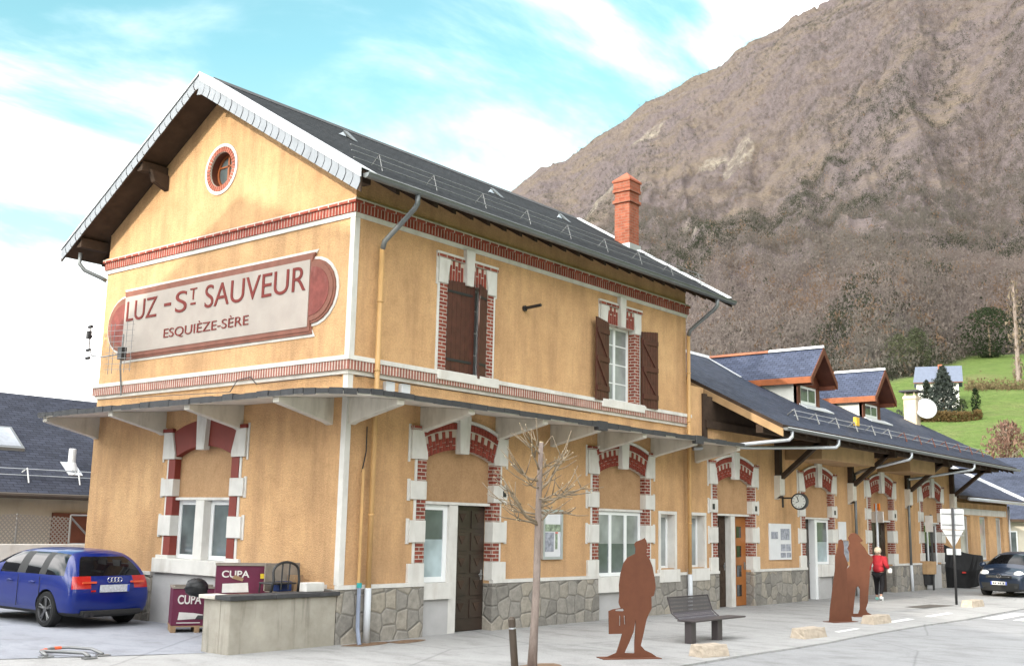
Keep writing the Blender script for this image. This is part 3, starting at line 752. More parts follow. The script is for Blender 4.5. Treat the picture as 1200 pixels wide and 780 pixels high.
# ------------------------------------------------------------------ upper windows with shutters
def shutter(parent, M, u0, u1, z0, z1, d, swing=0, hinge='l', z_arch=.06):
    """boarded shutter with Z bracing; swing opens it away from the wall"""
    w_ = u1-u0; b = MB(); n = 6
    e_ = empty('shutter_pivot', (0, 0, 0)); bpy.data.objects.remove(e_)
    def P(x, dd, z):
        ca, sa = math.cos(swing), math.sin(swing)
        if hinge == 'l': return M(u0+x*ca+dd*sa, d-x*sa+dd*ca, z)
        x = w_-x; return M(u1-x*ca-dd*sa, d-x*sa+dd*ca, z)
    for i in range(n):
        a_, q = w_*i/n+.003, w_*(i+1)/n-.003
        top = z1-(z_arch*((i+.5)/n) if hinge == 'r' else z_arch*(1-(i+.5)/n))
        b.hexa([P(a_, 0, z0), P(q, 0, z0), P(q, .035, z0), P(a_, .035, z0), P(a_, 0, top), P(q, 0, top), P(q, .035, top), P(a_, .035, top)], WOOD_SHUT)
    o = b.build('shutter', parent, bevel=.003)
    return o, P
def upper_window(c, closed):
    hw = .60
    w = MB(); k = MB(); kb = MB(); M = FAC
    for s in (-1, 1):
        def bx(b, x0, x1, d0, d1, z0, z1, m):
            a_, q = sorted((c+s*x0, c+s*x1)); b.mbox(M, a_, q, d0, d1, z0, z1, m)
        bx(kb, hw-.003, hw+.20, -.03, .15, 4.97, 6.70, BRICK); bx(w, hw+.202, hw+.265, -.02, .02, 4.97, 6.70, WHITE)
        p = [(hw-.003, 6.703), (hw+.26, 6.703), (hw+.26, 7.20), (hw-.06, 7.20), (hw-.003, 6.85)]
        w.prism([M(c+s*x, -.05, z) for x, z in p], Vector((0, .2, 0)), WHITE); bx(kb, .14, hw+.30, -.065, .02, 7.202, 7.27, BRICK); bx(w, .14, hw+.32, -.05, .02, 7.272, 7.32, WHITE)
        bx(w, hw+.262, hw+.31, -.02, .02, 6.66, 7.272, WHITE)
        bx(w, .11, hw-.055, -.02, .19, 6.78, 7.198, MORTAR)
        for i in range(5):
            x = .16+i*.082
            bx(k, x, x+.052, -.035, .02, 6.79, 7.0 if i % 2 else 7.10, VOUSS)
            if i % 2: bx(k, x, x+.052, -.035, .02, 7.03, 7.19, VOUSS)
    o = w.build('window_surround', station, bevel=.006); build_halves(k, 'arch_bricks', o, lambda v: v[0] < c); build_pieces(kb, 'brick_pier', o)
    b = MB(); b.prism([M(c+x, -.10, z) for x, z in ((-.10, 6.76), (.10, 6.76), (.13, 7.488), (-.13, 7.488))], (0, .12, 0), WHITE); b.build('keystone', o, bevel=.008)
    b = MB(); b.box(c-hw-.30, c+hw+.30, -.135, .16, 4.80, 4.985, WHITE); b.build('sill', o, bevel=.01)
    window(station, FAC, c-hw+.005, c+hw-.005, 4.99, 6.80, .17, 2, CURTAIN, bars=3, frame=.07)
    def hw_(u0, u1, hinge, sw, d):
        s, P = shutter(station, FAC, u0, u1, 4.93, 6.84, d, sw, hinge); w_ = u1-u0
        h = MB()
        side = -.02 if closed else -.022
        if closed:
            for z in (5.2, 6.55):
                h.hexa([P(0, -.012, z), P(w_*.9, -.012, z), P(w_*.9, -.002, z), P(0, -.002, z), P(0, -.012, z+.05), P(w_*.9, -.012, z+.05), P(w_*.9, -.002, z+.05), P(0, -.002, z+.05)], METAL_BLACK)
            build_pieces(h, 'hinge_strap', s)
        else:
            for z0, z1 in ((5.15, 5.27), (5.82, 5.94), (6.48, 6.60)):
                h.hexa([P(.02, -.028, z0), P(w_-.02, -.028, z0), P(w_-.02, -.002, z0), P(.02, -.002, z0), P(.02, -.028, z1), P(w_-.02, -.028, z1), P(w_-.02, -.002, z1), P(.02, -.002, z1)], WOOD_SHUT)
            for z0, z1 in ((5.27, 5.82), (5.94, 6.48)):
                a_ = (P(.03, -.026, z1), P(.13, -.026, z1), P(w_-.03, -.026, z0), P(w_-.13, -.026, z0))
                b_ = [Vector(q)+(Vector(P(0, .02, 0))-Vector(P(0, 0, 0))) for q in a_]
                h.hexa([a_[0], a_[1], a_[2], a_[3], b_[0], b_[1], b_[2], b_[3]], WOOD_SHUT)
            build_pieces(h, 'brace', s, bevel=.003)
    if closed:
        hw_(c-hw, c+.20, 'l', 0, -.045); hw_(c+.215, c+hw-.02, 'r', .30, -.05)
    else:
        hw_(c-hw-.62, c-hw+.0, 'r', .12, -.10); hw_(c+hw+.22, c+hw+.82, 'l', .14, -.10)
upper_window(3.05, True); upper_window(8.55, False)

PALEBR = plain('pale_ring_brick', (.34, .115, .08), .85, .25, var=.2, vs=9)
def oculus():
    c = Vector((0, 4.15, 9.19)); b = MB(); N = 36
    def ring(r0, r1, d0, d1, m, gap=0, n=N):
        for i in range(n):
            a0, a1 = 2*math.pi*(i+gap)/n, 2*math.pi*(i+1-gap)/n
            p = [(d0, c.y+r*math.sin(a_), c.z+r*math.cos(a_)) for r, a_ in ((r0, a0), (r1, a0), (r1, a1), (r0, a1))]
            b.prism(p, (d1-d0, 0, 0), m)
    ring(.482, .545, -.025, .02, WHITE); ring(.368, .48, -.012, .02, MORTAR); ring(.372, .475, -.03, .02, PALEBR, .13)
    o = b.build('round_surround', station)
    b = MB()
    ring(.32, .366, .16, .22, WOOD_ORANGE)
    for a0, a1, z0, z1 in ((-.03, .03, -.33, .33), (-.33, .33, .10, .13)): b.box(.165, .21, c.y+a0, c.y+a1, c.z+z0, c.z+z1, WOOD_ORANGE)
    o = b.build('round_window', station)
    g = MB(); n = 32; g.poly([(.19, c.y+.34*math.sin(2*math.pi*k/n), c.z+.34*math.cos(2*math.pi*k/n)) for k in range(n)], GLASS); g.build('pane', o)
oculus()

# ------------------------------------------------------------------ name panel on the gable
def name_panel():
    yl, yr, zb, zt, lc, lr = 7.28, 1.07, 5.52, 6.90, 6.24, .53
    def outline(g):         # panel outline with a rounded lobe on each side, grown by g
        pts = [(yr-g, zt+g), (yl+g, zt+g)]
        for k in range(13):
            t = math.pi/2-math.pi*k/12; pts.append((yl+max(g, 0)*.0+.02+(lr+g)*math.cos(t)*1.08, lc+(lr+g)*math.sin(t)))
        pts += [(yl+g, zb-g), (yr-g, zb-g)]
        for k in range(13):
            t = -math.pi/2+math.pi*k/12; pts.append((yr-.02-(lr+g)*math.cos(t)*1.08, lc+(lr+g)*math.sin(t)))
        return pts
    b = MB()
    def slab(pts, d, m): b.prism([(d, y, z) for y, z in pts], (.02-d+.001, 0, 0), m)
    slab(outline(.13), -.02, WHITE); slab(outline(.075), -.05, MOULD); slab(outline(.03), -.065, MOULD)
    o = b.build('name_panel', station, bevel=.006)
    b = MB()
    for s, y in ((1, yl), (-1, yr)):
        pts = [(y, lc-lr*.9)]+[(y+s*(.02+(lr-.07)*math.cos(t)*1.08), lc+(lr-.07)*math.sin(t)) for t in [-math.pi/2+math.pi*k/12 for k in range(13)]]+[(y, lc+lr*.9)]
        b.prism([(-.072, q, z) for q, z in pts], (.02, 0, 0), MARBLE)
    build_pieces(b, 'panel_lobe', o)
    b = MB(); b.box(-.075, -.05, yr+.03, yl-.01, zb+.06, zt-.06, PANEL); b.build('panel_face', o)
    L = MB(); d = -.077
    text_into(L, 'LUZ', GAB, 7.17, 6.02, 6.285, 6.725, d, LETTER, bold=-.004)
    L.build('lettering', o); L = MB()
    text_into(L, '-', GAB, 5.74, 5.50, 6.47, 6.53, d, LETTER)
    text_into(L, 'S', GAB, 5.33, 4.93, 6.28, 6.73, d, LETTER, bold=-.004)
    text_into(L, 'T', GAB, 4.83, 4.60, 6.50, 6.74, d, LETTER, bold=-.004); text_into(L, '-', GAB, 4.79, 4.62, 6.395, 6.435, d, LETTER)
    L.build('lettering', o); L = MB()
    text_into(L, 'SAUVEUR', GAB, 4.30, 1.19, 6.27, 6.74, d, LETTER, bold=-.004)
    L.build('lettering', o); L = MB()
    text_into(L, 'ESQUIÈZE-SÈRE', GAB, 5.68, 2.83, 5.755, 6.03, d, LETTER, bold=-.006)
    L.build('lettering', o)
name_panel()

# ------------------------------------------------------------------ concrete canopy round two sides
def canopy():
    ov, zt = 1.28, 4.19; r = 1.15
    edge = [(-ov, BW+.05)]
    for k in range(9):
        t = math.pi+math.pi/2*k/8; edge.append((-ov+r+r*math.cos(t), -ov+r+r*math.sin(t)))
    edge.append((12.25, -ov))
    inner = [(0, BW+.05)]+[(0, 0)]*9+[(12.25, 0)]
    dense_e, dense_i = [], []
    for (e0, e1), (i0, i1) in zip(zip(edge, edge[1:]), zip(inner, inner[1:])):
        n = 26 if math.dist(e0, e1) > 3 else 1
        for k in range(n):
            t = k/n; dense_e.append((e0[0]*(1-t)+e1[0]*t, e0[1]*(1-t)+e1[1]*t)); dense_i.append((i0[0]*(1-t)+i1[0]*t, i0[1]*(1-t)+i1[1]*t))
    dense_e.append(edge[-1]); dense_i.append(inner[-1])
    b = MB(); zi = 4.30; th = .06
    for a_, c, p, q in zip(dense_e, dense_e[1:], dense_i, dense_i[1:]):
        b.poly([(*a_, zt-th), (*c, zt-th), (*q, zi-th), (*p, zi-th)], CONC); b.poly([(*a_, zt), (*p, zi), (*q, zi), (*c, zt)], CONC)
    for k in (0, -1):
        a_, p = dense_e[k], dense_i[k]; b.poly([(*a_, zt-th), (*a_, zt), (*p, zi), (*p, zi-th)], CONC)
    for a_, c in zip(dense_e, dense_e[1:]): b.poly([(*a_, zt-th), (*a_, zt), (*c, zt), (*c, zt-th)], CONC)
    o = b.build('canopy', station)
    b = MB(); rg = random.Random(3)
    cum = 0
    for k, (a_, c) in enumerate(zip(dense_e, dense_e[1:])):
        A, C_ = Vector((*a_, 0)), Vector((*c, 0)); t = (C_-A).normalized(); nrm = Vector((t.y, -t.x, 0))
        if nrm.dot(Vector((-1, -1, 0))) < 0: nrm = -nrm
        g = rg.uniform(.0, .014); dz = rg.uniform(-.012, .012); drop = .035+rg.uniform(0, .035)
        P0, P1 = A-nrm*.16+t*g, C_-nrm*.16; Q0, Q1 = A+nrm*.03+t*g, C_+nrm*(.03+rg.uniform(-.012, .012))
        b.hexa([(*P0[:2], zt-.0+.012), (*P1[:2], zt+.012), (*Q1[:2], zt-drop), (*Q0[:2], zt-drop), (*P0[:2], zt+.05+dz), (*P1[:2], zt+.05+dz), (*Q1[:2], zt+.045+dz), (*Q0[:2], zt+.045+dz)], SLATE_CAP)
    b.build('slate_edge', o)
    def bracket(M, u, corner=None):
        b = MB(); w_ = .085
        p = [(0.02, 3.76), (.02, 4.245), (-1.22, 4.135), (-1.22, 4.045), (-.12, 3.80), (-.03, 3.76)]
        pts = [M(u-w_, dd, z) for dd, z in p]; b.prism(pts, Vector(M(2*w_, 0, 0))-Vector(M(0, 0, 0)), CONC)
        b.build('bracket', o, bevel=.015)
    for u in (.12, 1.93, 4.12, 5.95, 7.72, 9.98, 12.1): bracket(FAC, u)
    for u in (8.12, 5.55, 2.98, .42): bracket(GAB, u)
    c = MB(); 
    for u in (5.95, 9.98): c.box(u-.16, u+.16, -1.33, -1.20, 4.07, 4.26, SLATE_CAP)
    build_pieces(c, 'slate_clip', o)
canopy()

# ------------------------------------------------------------------ main roof
X0, X1, YE0, YE1 = -.68, 12.5, -.86, 9.08
def main_roof():
    b = MB(); R = 4.11; th = .13
    for y0, y1 in ((YE0, R), (YE1, R)):
        z0, z1 = roof_z(y0), roof_z(y1); n = 8
        for i in range(n):
            a_, c = X0+(X1-X0)*i/n, X0+(X1-X0)*(i+1)/n
            b.poly([(a_, y0, z0), (c, y0, z0), (c, y1, z1), (a_, y1, z1)], SLATE)
        b.poly([(X0, y0, z0-th), (X0, y1, z1-th), (X1, y1, z1-th), (X1, y0, z0-th)], WOOD_DARK)
        b.poly([(X0, y0, z0-th), (X0, y0, z0), (X0, y1, z1), (X0, y1, z1-th)], WOOD_DARK); b.poly([(X1, y0, z0-th), (X1, y0, z0), (X1, y1, z1), (X1, y1, z1-th)], WOOD_DARK)
        b.poly([(X0, y0, z0-th), (X1, y0, z0-th), (X1, y0, z0), (X0, y0, z0)], WOOD_DARK)
    roof = b.build('roof', station)
    # barge of overlapping pale slates on the front gable and the zinc capping above it
    sh = MB(); zc = MB(); rg = random.Random(5)
    for s in (-1, 1):
        ye = YE0 if s < 0 else YE1; L = abs(ye-R); n = 26; lo = -.40 if s < 0 else -.25; hi = -.10 if s < 0 else -.02; bk = -.40 if s < 0 else -.25; q1 = -.22 if s < 0 else -.10; q2 = -.33 if s < 0 else -.20
        zl = -.13 if s < 0 else .02
        def pt(t, h, x): y = R+s*L*t; return (x, y, roof_z(y)+h)
        sh.hexa([pt(0, bk, X0-.012), pt(1, bk, X0-.012), pt(1, bk, X0+.02), pt(0, bk, X0+.02), pt(0, -.02, X0-.012), pt(1, -.02, X0-.012), pt(1, -.02, X0+.02), pt(0, -.02, X0+.02)], WOOD_DARK)
        for i in range(n):
            t0, t1 = i/n, (i+1)/n; x = X0-.016-.004*(i % 2)-rg.uniform(0, .003); g = .004
            P = [pt(t0, hi, x), pt(t1-.0025, hi, x), pt(t1, q1, x), pt(t1-.0085, q2, x), pt(t1-.016, lo, x), pt(t0-.012, lo, x), pt(t0-.0045, q2, x), pt(t0+.0035, q1, x)]
            sh.prism(P, (-.010, 0, 0), SHINGLE)
        zc.hexa([pt(0, zl, X0-.045), pt(1.005, zl, X0-.045), pt(1.005, zl, X0-.03), pt(0, zl, X0-.03), pt(0, .05, X0-.045), pt(1.005, .05, X0-.045), pt(1.005, .05, X0-.03), pt(0, .05, X0-.03)], WHITE_METAL)
        zc.hexa([pt(0, .035, X0-.03), pt(1.005, .035, X0-.03), pt(1.005, .012, X0+.34), pt(0, .012, X0+.34), pt(0, .05, X0-.03), pt(1.005, .05, X0-.03), pt(1.005, .022, X0+.34), pt(0, .022, X0+.34)], WHITE_METAL)
        # far verge: white sheet edging
        zc.hexa([pt(.0, -.20, X1+.004), pt(1, -.20, X1+.004), pt(1, -.20, X1+.02), pt(.0, -.20, X1+.02), pt(.0, .05, X1+.004), pt(1, .05, X1+.004), pt(1, .05, X1+.02), pt(.0, .05, X1+.02)], WOOD_DARK)
        zc.hexa([pt(.0, .012, X1-.16), pt(1, .012, X1-.16), pt(1, .055, X1+.04), pt(.0, .055, X1+.04), pt(.0, .022, X1-.16), pt(1, .022, X1-.16), pt(1, .07, X1+.04), pt(.0, .07, X1+.04)], WHITE_METAL)
    sh.build('verge_slates', roof); build_pieces(zc, 'verge_flashing', roof)
    z = MB(); z.prism([(X0+.3, R-.16, roof_z(R-.16)+.012), (X0+.3, R, roof_z(R)+.05), (X0+.3, R+.16, roof_z(R+.16)+.012)], (X1-X0-.5, 0, 0), SLATE_CAP); z.build('ridge_capping', roof)
    # purlin ends and rafters under the overhang
    p = MB()
    for y in (-.25, 2.0, R, 6.2, 8.45): p.box(X0+.05, .02, y-.09, y+.09, roof_z(y)-th-.24, roof_z(y)-th-.03, WOOD_DARK)
    for y in (6.1,): p.prism([(-.02, y-.07, roof_z(y)-.42), (-.45, y-.07, roof_z(y)-.38), (-.35, y-.07, roof_z(y)-.62), (-.02, y-.07, roof_z(y)-.75)], (0, .14, 0), WOOD_DARK)
    for i in range(24):
        x = .25+i*.5
        for ye, yw in ((YE0, .02), (YE1, BW-.02)):
            y0, y1 = sorted((ye+(.10 if ye < 0 else -.10), yw))
            p.hexa([(x, y0, roof_z(y0)-th-.12), (x+.09, y0, roof_z(y0)-th-.12), (x+.09, y1, roof_z(y1)-th-.12), (x, y1, roof_z(y1)-th-.12), (x, y0, roof_z(y0)-th), (x+.09, y0, roof_z(y0)-th), (x+.09, y1, roof_z(y1)-th), (x, y1, roof_z(y1)-th)], WOOD_DARK)
    build_pieces(p, 'rafter', roof)
    # gutters
    g = MB(); yg, zg = YE0-.08, roof_z(YE0)-.07; n = 8
    arc = [(yg+.085*math.cos(t), zg+.085*math.sin(t)) for t in [math.pi+math.pi*k/n for k in range(n+1)]]
    for (y0, z0), (y1, z1) in zip(arc, arc[1:]): g.poly([(X0+.02, y0, z0), (X1, y0, z0), (X1, y1, z1), (X0+.02, y1, z1)], ZINC_DARK)
    for x in (X0+.02, X1): g.poly([(x, y, z) for y, z in arc], ZINC_DARK)
    g.tube([(X0+.02, yg-.085, zg), (X1, yg-.085, zg)], .012, ZINC_DARK, 6)
    g.build('gutter', station, smooth=True)
    # snow guards: two rails on stands
    s = MB()
    for k, (y, h) in enumerate(((-.30, .10), (-.24, .21), (-.20, .30))): s.tube([(X0+.3, y, roof_z(y)+h-.02), (X1-.3, y, roof_z(y)+h-.02)], .010, METAL_GREY, 5)
    for i in range(9):
        x = .3+i*1.45
        s.tube([(x, -.33, roof_z(-.33)+.01), (x+.02, -.21, roof_z(-.2)+.27)], .008, METAL_GREY, 5); s.tube([(x+.02, -.21, roof_z(-.2)+.27), (x+.02, -.02, roof_z(-.02)+.01)], .008, METAL_GREY, 5)
    s.build('snow_guard', roof)
    for x, y in ((1.9, 2.75), (6.6, 2.55), (9.6, 2.7)):
        h = MB(); zz = roof_z(y); h.prism([(x, y, zz+.02), (x+.2, y, zz+.02), (x+.2, y+.1, zz+.15)], (0, .03, 0), ZINC); h.prism([(x+.27, y-.15, zz-.07), (x+.28, y+.2, zz+.24), (x+.30, y+.2, zz+.13)], (.14, 0, 0), ZINC_DARK)
        h.build('roof_hatch', roof)
main_roof()
def chimney(px, py, w_, z0, z1):
    BR = brickm('chimney_brick', .22, .08, .008, (.25, .068, .038), (.34, .105, .06), (.26, .15, .11))
    b = MB(); b.box(px, px+w_, py, py+w_, z0, z1, BR)
    for z, g in ((z1-.62, .05), (z1-.30, .05)): b.box(px-g, px+w_+g, py-g, py+w_+g, z, z+.09, BR)
    b.box(px-.03, px+w_+.03, py-.03, py+w_+.03, z1-.2, z1, BR)
    o = b.build('chimney', station, bevel=.01)
    TC = plain('terracotta', (.30, .09, .05), .8, .3, var=.15)
    b = MB(); a_, c, p, q = px-.055, px+w_+.055, py-.055, py+w_+.055; m_ = (px+w_/2, py+w_/2, z1+.34)
    b.box(a_, c, p, q, z1+.002, z1+.05, TC)
    for e0, e1 in (((a_, p), (c, p)), ((c, p), (c, q)), ((c, q), (a_, q)), ((a_, q), (a_, p))): b.poly([(*e0, z1+.052), (*e1, z1+.052), m_], TC)
    b.build('chimney_cap', o)
    b = MB(); zz = roof_z(py)
    b.box(px-.04, px+w_+.04, py-.04, py+w_+.03, z0, roof_z(py)+.14, ZINC)
    b.build('chimney_flashing', o)
chimney(12.02, 2.02, .50, 9.2, 11.72)

def pipes():
    def down(x, ztop, zb, out_y, top_y, parent, m1=PIPE_OCHRE, r=.05, base=True, x_top=None):
        xt = x if x_top is None else x_top; b = MB()
        b.tube([(xt, top_y, ztop), (xt, top_y, ztop-.20), (xt+(x-xt)*.08, top_y+.08, ztop-.30), (x-(x-xt)*.05, out_y-.05, ztop-.80), (x, out_y, ztop-.95)], r, ZINC_DARK if m1 is PIPE_OCHRE else m1, 10)
        b.tube([(x, out_y, ztop-.93), (x, out_y, .95)], r, m1, 10)
        b.tube([(x, out_y, .97), (x, out_y, zb)], r+.012, PIPE_WHITE, 10)
        for z in (2.2, 3.6, 4.75, 6.0, 7.0):
            if z < ztop-1: b.tube([(x, out_y, z), (x, out_y, z+.03)], r+.012, m1, 10)
        b.build('downpipe', parent, smooth=True)
    down(.56, roof_z(YE0)-.1, GZ, -.14, YE0-.08, station, x_top=.62)
    down(11.50, roof_z(YE0)-.1, GZ, -.14, YE0-.08, station, x_top=11.6)
    b = MB(); b.tube([(.36, -.11, 3.0), (.36, -.11, 1.02)], .028, PIPE_OCHRE, 8); b.build('conduit', station)
    b = MB(); BL_ = plain('blue_grey_tube', (.22, .25, .33), .5, .4); TE = plain('teal_tape', (.03, .30, .30), .5, .4)
    b.tube([(.36, -.13, 1.02), (.34, -.15, .6), (.30, -.2, .3), (.26, -.3, GZ)], .035, BL_, 8); b.tube([(.36, -.13, .98), (.36, -.13, 1.06)], .045, TE, 8); b.build('cable_tube', station)
    b = MB(); b.tube([(.45, -.06, 3.75), (.44, -.07, 3.3), (.38, -.05, 2.95)], .012, METAL_BLACK, 5); b.tube([(7.2, -.125, 4.60), (4.2, -.13, 4.62), (1.0, -.13, 4.60), (.3, -.13, 4.62), (-.13, .3, 4.62), (-.13, 2.4, 4.60), (-.12, 2.6, 4.75), (-.12, 3.0, 4.72), (-.13, 3.2, 4.5), (-.12, 8.0, 4.62)], .010, METAL_BLACK, 4)
    b.build('wall_cable', station)
    b = MB(); 
    for u in (.95, 1.35): b.box(u-.11, u+.11, -.10, .0, 4.36, 4.60, PIPE_WHITE)
    build_pieces(b, 'junction_box', station, bevel=.01)
    b = MB(); b.tube([(4.88, .05, 6.62), (4.93, -.42, 6.66)], .035, METAL_BLACK, 8); b.tube([(4.88, .0, 6.62), (4.88, -.05, 6.62)], .065, METAL_BLACK, 8); b.build('pole_bracket', station)
    b = MB(); 
    for u in (4.30,): b.box(u-.045, u+.045, -.07, -.05, 2.64, 2.76, METAL_BLACK)
    b.build('number_plaque', station)
    b = MB()
    for u in (12.88, 15.28, 20.68, 25.9): b.box(u-.05, u+.05, -.07, -.05, 2.60, 2.74, METAL_BLACK)
    build_pieces(b, 'number_plaque', wing)
    b = MB(); b.tube([(-.5, 8.6, 7.95), (-.5, 8.6, 7.7), (-.42, 8.5, 7.55), (-.1, 8.3, 7.40), (.0, 8.26, 7.35)], .045, ZINC_DARK, 8); b.build('downpipe', station, smooth=True)
pipes()

# ------------------------------------------------------------------ station wing
def anx_z(y): return 4.75+.512*(y+2) if y < 4.1 else 4.75+.512*(10.2-y)
WX0, WX1 = 13.0, 34.2
def wing_build():
    b = MB()
    wall_face(b, FAC, BL+.004, 32.3, 0, 4.85, W_HOLES, OCHRE)
    b.poly([(32.3, 0, 0), (32.3, BW, 0), (32.3, BW, anx_z(BW)-.2), (32.3, 4.1, anx_z(4.1)-.2), (32.3, 0, anx_z(0)-.2)], OCHRE)
    b.poly([(BL, BW, 0), (32.3, BW, 0), (32.3, BW, 5.4), (BL, BW, 5.4)], OCHRE)
    b.poly([(BL+.005, 0, 4.85), (12.5, 0, 4.85), (12.5, 0, 5.75), (BL+.005, 0, 5.75)], OCHRE)
    b.build('wall', wing)
    b = MB(); b.box(BL+.4, 32, .4, BW-.3, .06, 4.5, DARK); b.build('interior', wing)
    b = MB(); b.box(12.5, 32.3, -.02, .1, 4.85, anx_z(0)-.22, WOOD_DARK); b.box(12.5, 32.3, -.10, .1, 4.70, 4.90, WOOD_DARK); b.box(12.4, 12.62, -.05, .1, 4.2, 5.6, WOOD_DARK); b.build('timber_cladding', wing)
    # roof
    b = MB(); th = .16
    for y0, y1 in ((-2.0, 4.1), (10.2, 4.1)):
        z0, z1 = anx_z(y0), anx_z(4.1); n = 10
        for i in range(n):
            a_, c = WX0+(WX1-WX0)*i/n, WX0+(WX1-WX0)*(i+1)/n; b.poly([(a_, y0, z0), (c, y0, z0), (c, y1, z1), (a_, y1, z1)], SLATE_ANX)
        b.poly([(WX0, y0, z0-th), (WX0, y1, z1-th), (WX1, y1, z1-th), (WX1, y0, z0-th)], WOOD_DARK)
        b.poly([(WX1, y0, z0-th), (WX1, y0, z0), (WX1, y1, z1), (WX1, y1, z1-th)], WOOD_DARK); b.poly([(WX0, y0, z0-th), (WX0, y0, z0), (WX0, y1, z1), (WX0, y1, z1-th)], WOOD_DARK)
        b.poly([(WX0, y0, z0-th), (WX1, y0, z0-th), (WX1, y0, z0), (WX0, y0, z0)], WOOD_DARK)
    roof = b.build('roof', wing)
    b = MB()
    def vp(y, h, x): return (x, y, anx_z(y)+h)
    b.hexa([vp(-2.02, -.30, WX0-.05), vp(.9, -.30, WX0-.05), vp(.9, -.30, WX0-.005), vp(-2.02, -.30, WX0-.005), vp(-2.02, -.10, WX0-.05), vp(.9, -.10, WX0-.05), vp(.9, -.10, WX0-.005), vp(-2.02, -.10, WX0-.005)], WOOD_TAN)
    b.build('barge_board', roof)
    b = MB(); b.prism([(WX0, 4.0, anx_z(4.0)+.02), (WX0, 4.1, anx_z(4.1)+.09), (WX0, 4.2, anx_z(4.2)+.02)], (7.2, 0, 0), WHITE_METAL)
    b.prism([(WX0+7.2, 4.0, anx_z(4.0)+.02), (WX0+7.2, 4.1, anx_z(4.1)+.07), (WX0+7.2, 4.2, anx_z(4.2)+.02)], (WX1-WX0-7.2, 0, 0), SLATE_CAP); b.build('ridge_capping', roof)
    g = MB(); yg, zg = -2.08, anx_z(-2)-.08; n = 8
    arc = [(yg+.075*math.cos(t), zg+.075*math.sin(t)) for t in [math.pi+math.pi*k/n for k in range(n+1)]]
    for (y0, z0), (y1, z1) in zip(arc, arc[1:]): g.poly([(WX0, y0, z0), (WX1+.1, y0, z0), (WX1+.1, y1, z1), (WX0, y1, z1)], ZINC_DARK)
    g.tube([(WX0, yg-.075, zg), (WX1+.1, yg-.075, zg)], .011, ZINC, 6); g.poly([(WX0, y, z) for y, z in arc], ZINC_DARK)
    g.build('gutter', wing, smooth=True)
    s = MB()
    for y, h in ((-1.30, .10), (-1.24, .22)): s.tube([(WX0+2.2, y, anx_z(y)+h), (WX1-1, y, anx_z(y)+h)], .014, ZINC, 5)
    for i in range(14):
        x = WX0+2.3+i*1.4; s.tube([vp(-1.36, .004, x), vp(-1.26, .26, x), vp(-1.05, .004, x)], .022, METAL_GREY if i < 6 else WOOD_RED, 5)
    s.build('snow_guard', roof)
    y_ = MB(); y_.box(19.52, 19.76, -1.32, -1.22, anx_z(-1.27)+.16, anx_z(-1.27)+.42, plain('yellow_marker', (.65, .40, .05), .6, .4)); y_.build('yellow_tile', roof)
    k = MB(); k.hexa([vp(1.85, .02, 13.2), vp(1.85, .02, 14.6), vp(2.3, .02, 14.6), vp(2.3, .02, 13.2), vp(1.85, .10, 13.2), vp(1.85, .10, 14.6), vp(2.3, .10, 14.6), vp(2.3, .10, 13.2)], SLATE_CAP); k.build('skylight', roof)
    # rafters, purlin and braces below the deep eaves
    r = MB()
    for i in range(30):
        x = WX0+.15+i*.72
        r.hexa([(x, -1.9, anx_z(-1.9)-.29), (x+.09, -1.9, anx_z(-1.9)-.29), (x+.09, .05, anx_z(.05)-.29), (x, .05, anx_z(.05)-.29), (x, -1.9, anx_z(-1.9)-.165), (x+.09, -1.9, anx_z(-1.9)-.165), (x+.09, .05, anx_z(.05)-.165), (x, .05, anx_z(.05)-.165)], WOOD_DARK)
    r.box(WX0-.0, WX1-.45, -1.45, -1.25, anx_z(-1.35)-.52, anx_z(-1.35)-.30, WOOD_DARK); build_pieces(r, 'rafter', roof)
    for x in (16.7, 22.0, 27.2, 32.15):
        q = MB(); w_ = .09
        q.hexa([(x-w_, -.02, 3.55), (x+w_, -.02, 3.55), (x+w_, -.22, 3.55), (x-w_, -.22, 3.55), (x-w_, -1.25, 4.56), (x+w_, -1.25, 4.56), (x+w_, -1.45, 4.56), (x-w_, -1.45, 4.56)], WOOD_DARK)
        q.box(x-w_, x+w_, -1.6, .02, 4.45, 4.64, WOOD_DARK); q.box(x-w_, x+w_, -.16, .02, 3.0, 4.45, WOOD_DARK); o = q.build('brace', wing, bevel=.01)
        c = MB(); c.prism([(x-.15, -.2, 3.1), (x-.15, .02, 2.95), (x-.15, .02, 3.65), (x-.15, -.2, 3.65)], (.3, 0, 0), CONC); c.build('corbel', o, bevel=.02)
    t = MB()
    for x0, x1 in ((17.3, 21.3), (24.5, 27.0)): t.box(x0, x1, -1.15, -.0, 4.14, 4.72, WOOD_TAN)
    build_pieces(t, 'boxed_casing', wing, bevel=.01)
    # swan-necked pipes from the gutter back to the wall
    def swan(x0, x1, zt, xd, zb):
        p = MB(); p.tube([(x0, -2.08, anx_z(-2)-.15), (x0, -2.08, 4.46), (x0-.06, -2.02, 4.38), (x1, -.4, zt+.1), (xd, -.12, zt)], .05, ZINC, 8)
        if zb is not None: p.tube([(xd, -.12, zt+.02), (xd, -.12, .95)], .05, ZINC_DARK, 8); p.tube([(xd, -.12, .96), (xd, -.14, zb)], .058, PIPE_WHITE, 8)
        p.build('downpipe', wing, smooth=True)
    swan(13.35, 12.6, 4.10, 11.75, None); swan(16.3, 14.5, 4.2, 12.3, None); swan(22.0, 22.1, 3.95, 22.2, GZ); swan(28.4, 27.9, 4.0, 27.1, GZ)
    # dormers
    for x, yf in ((20.05, -.10), (25.8, .08)):
        dormer(roof, x, yf)
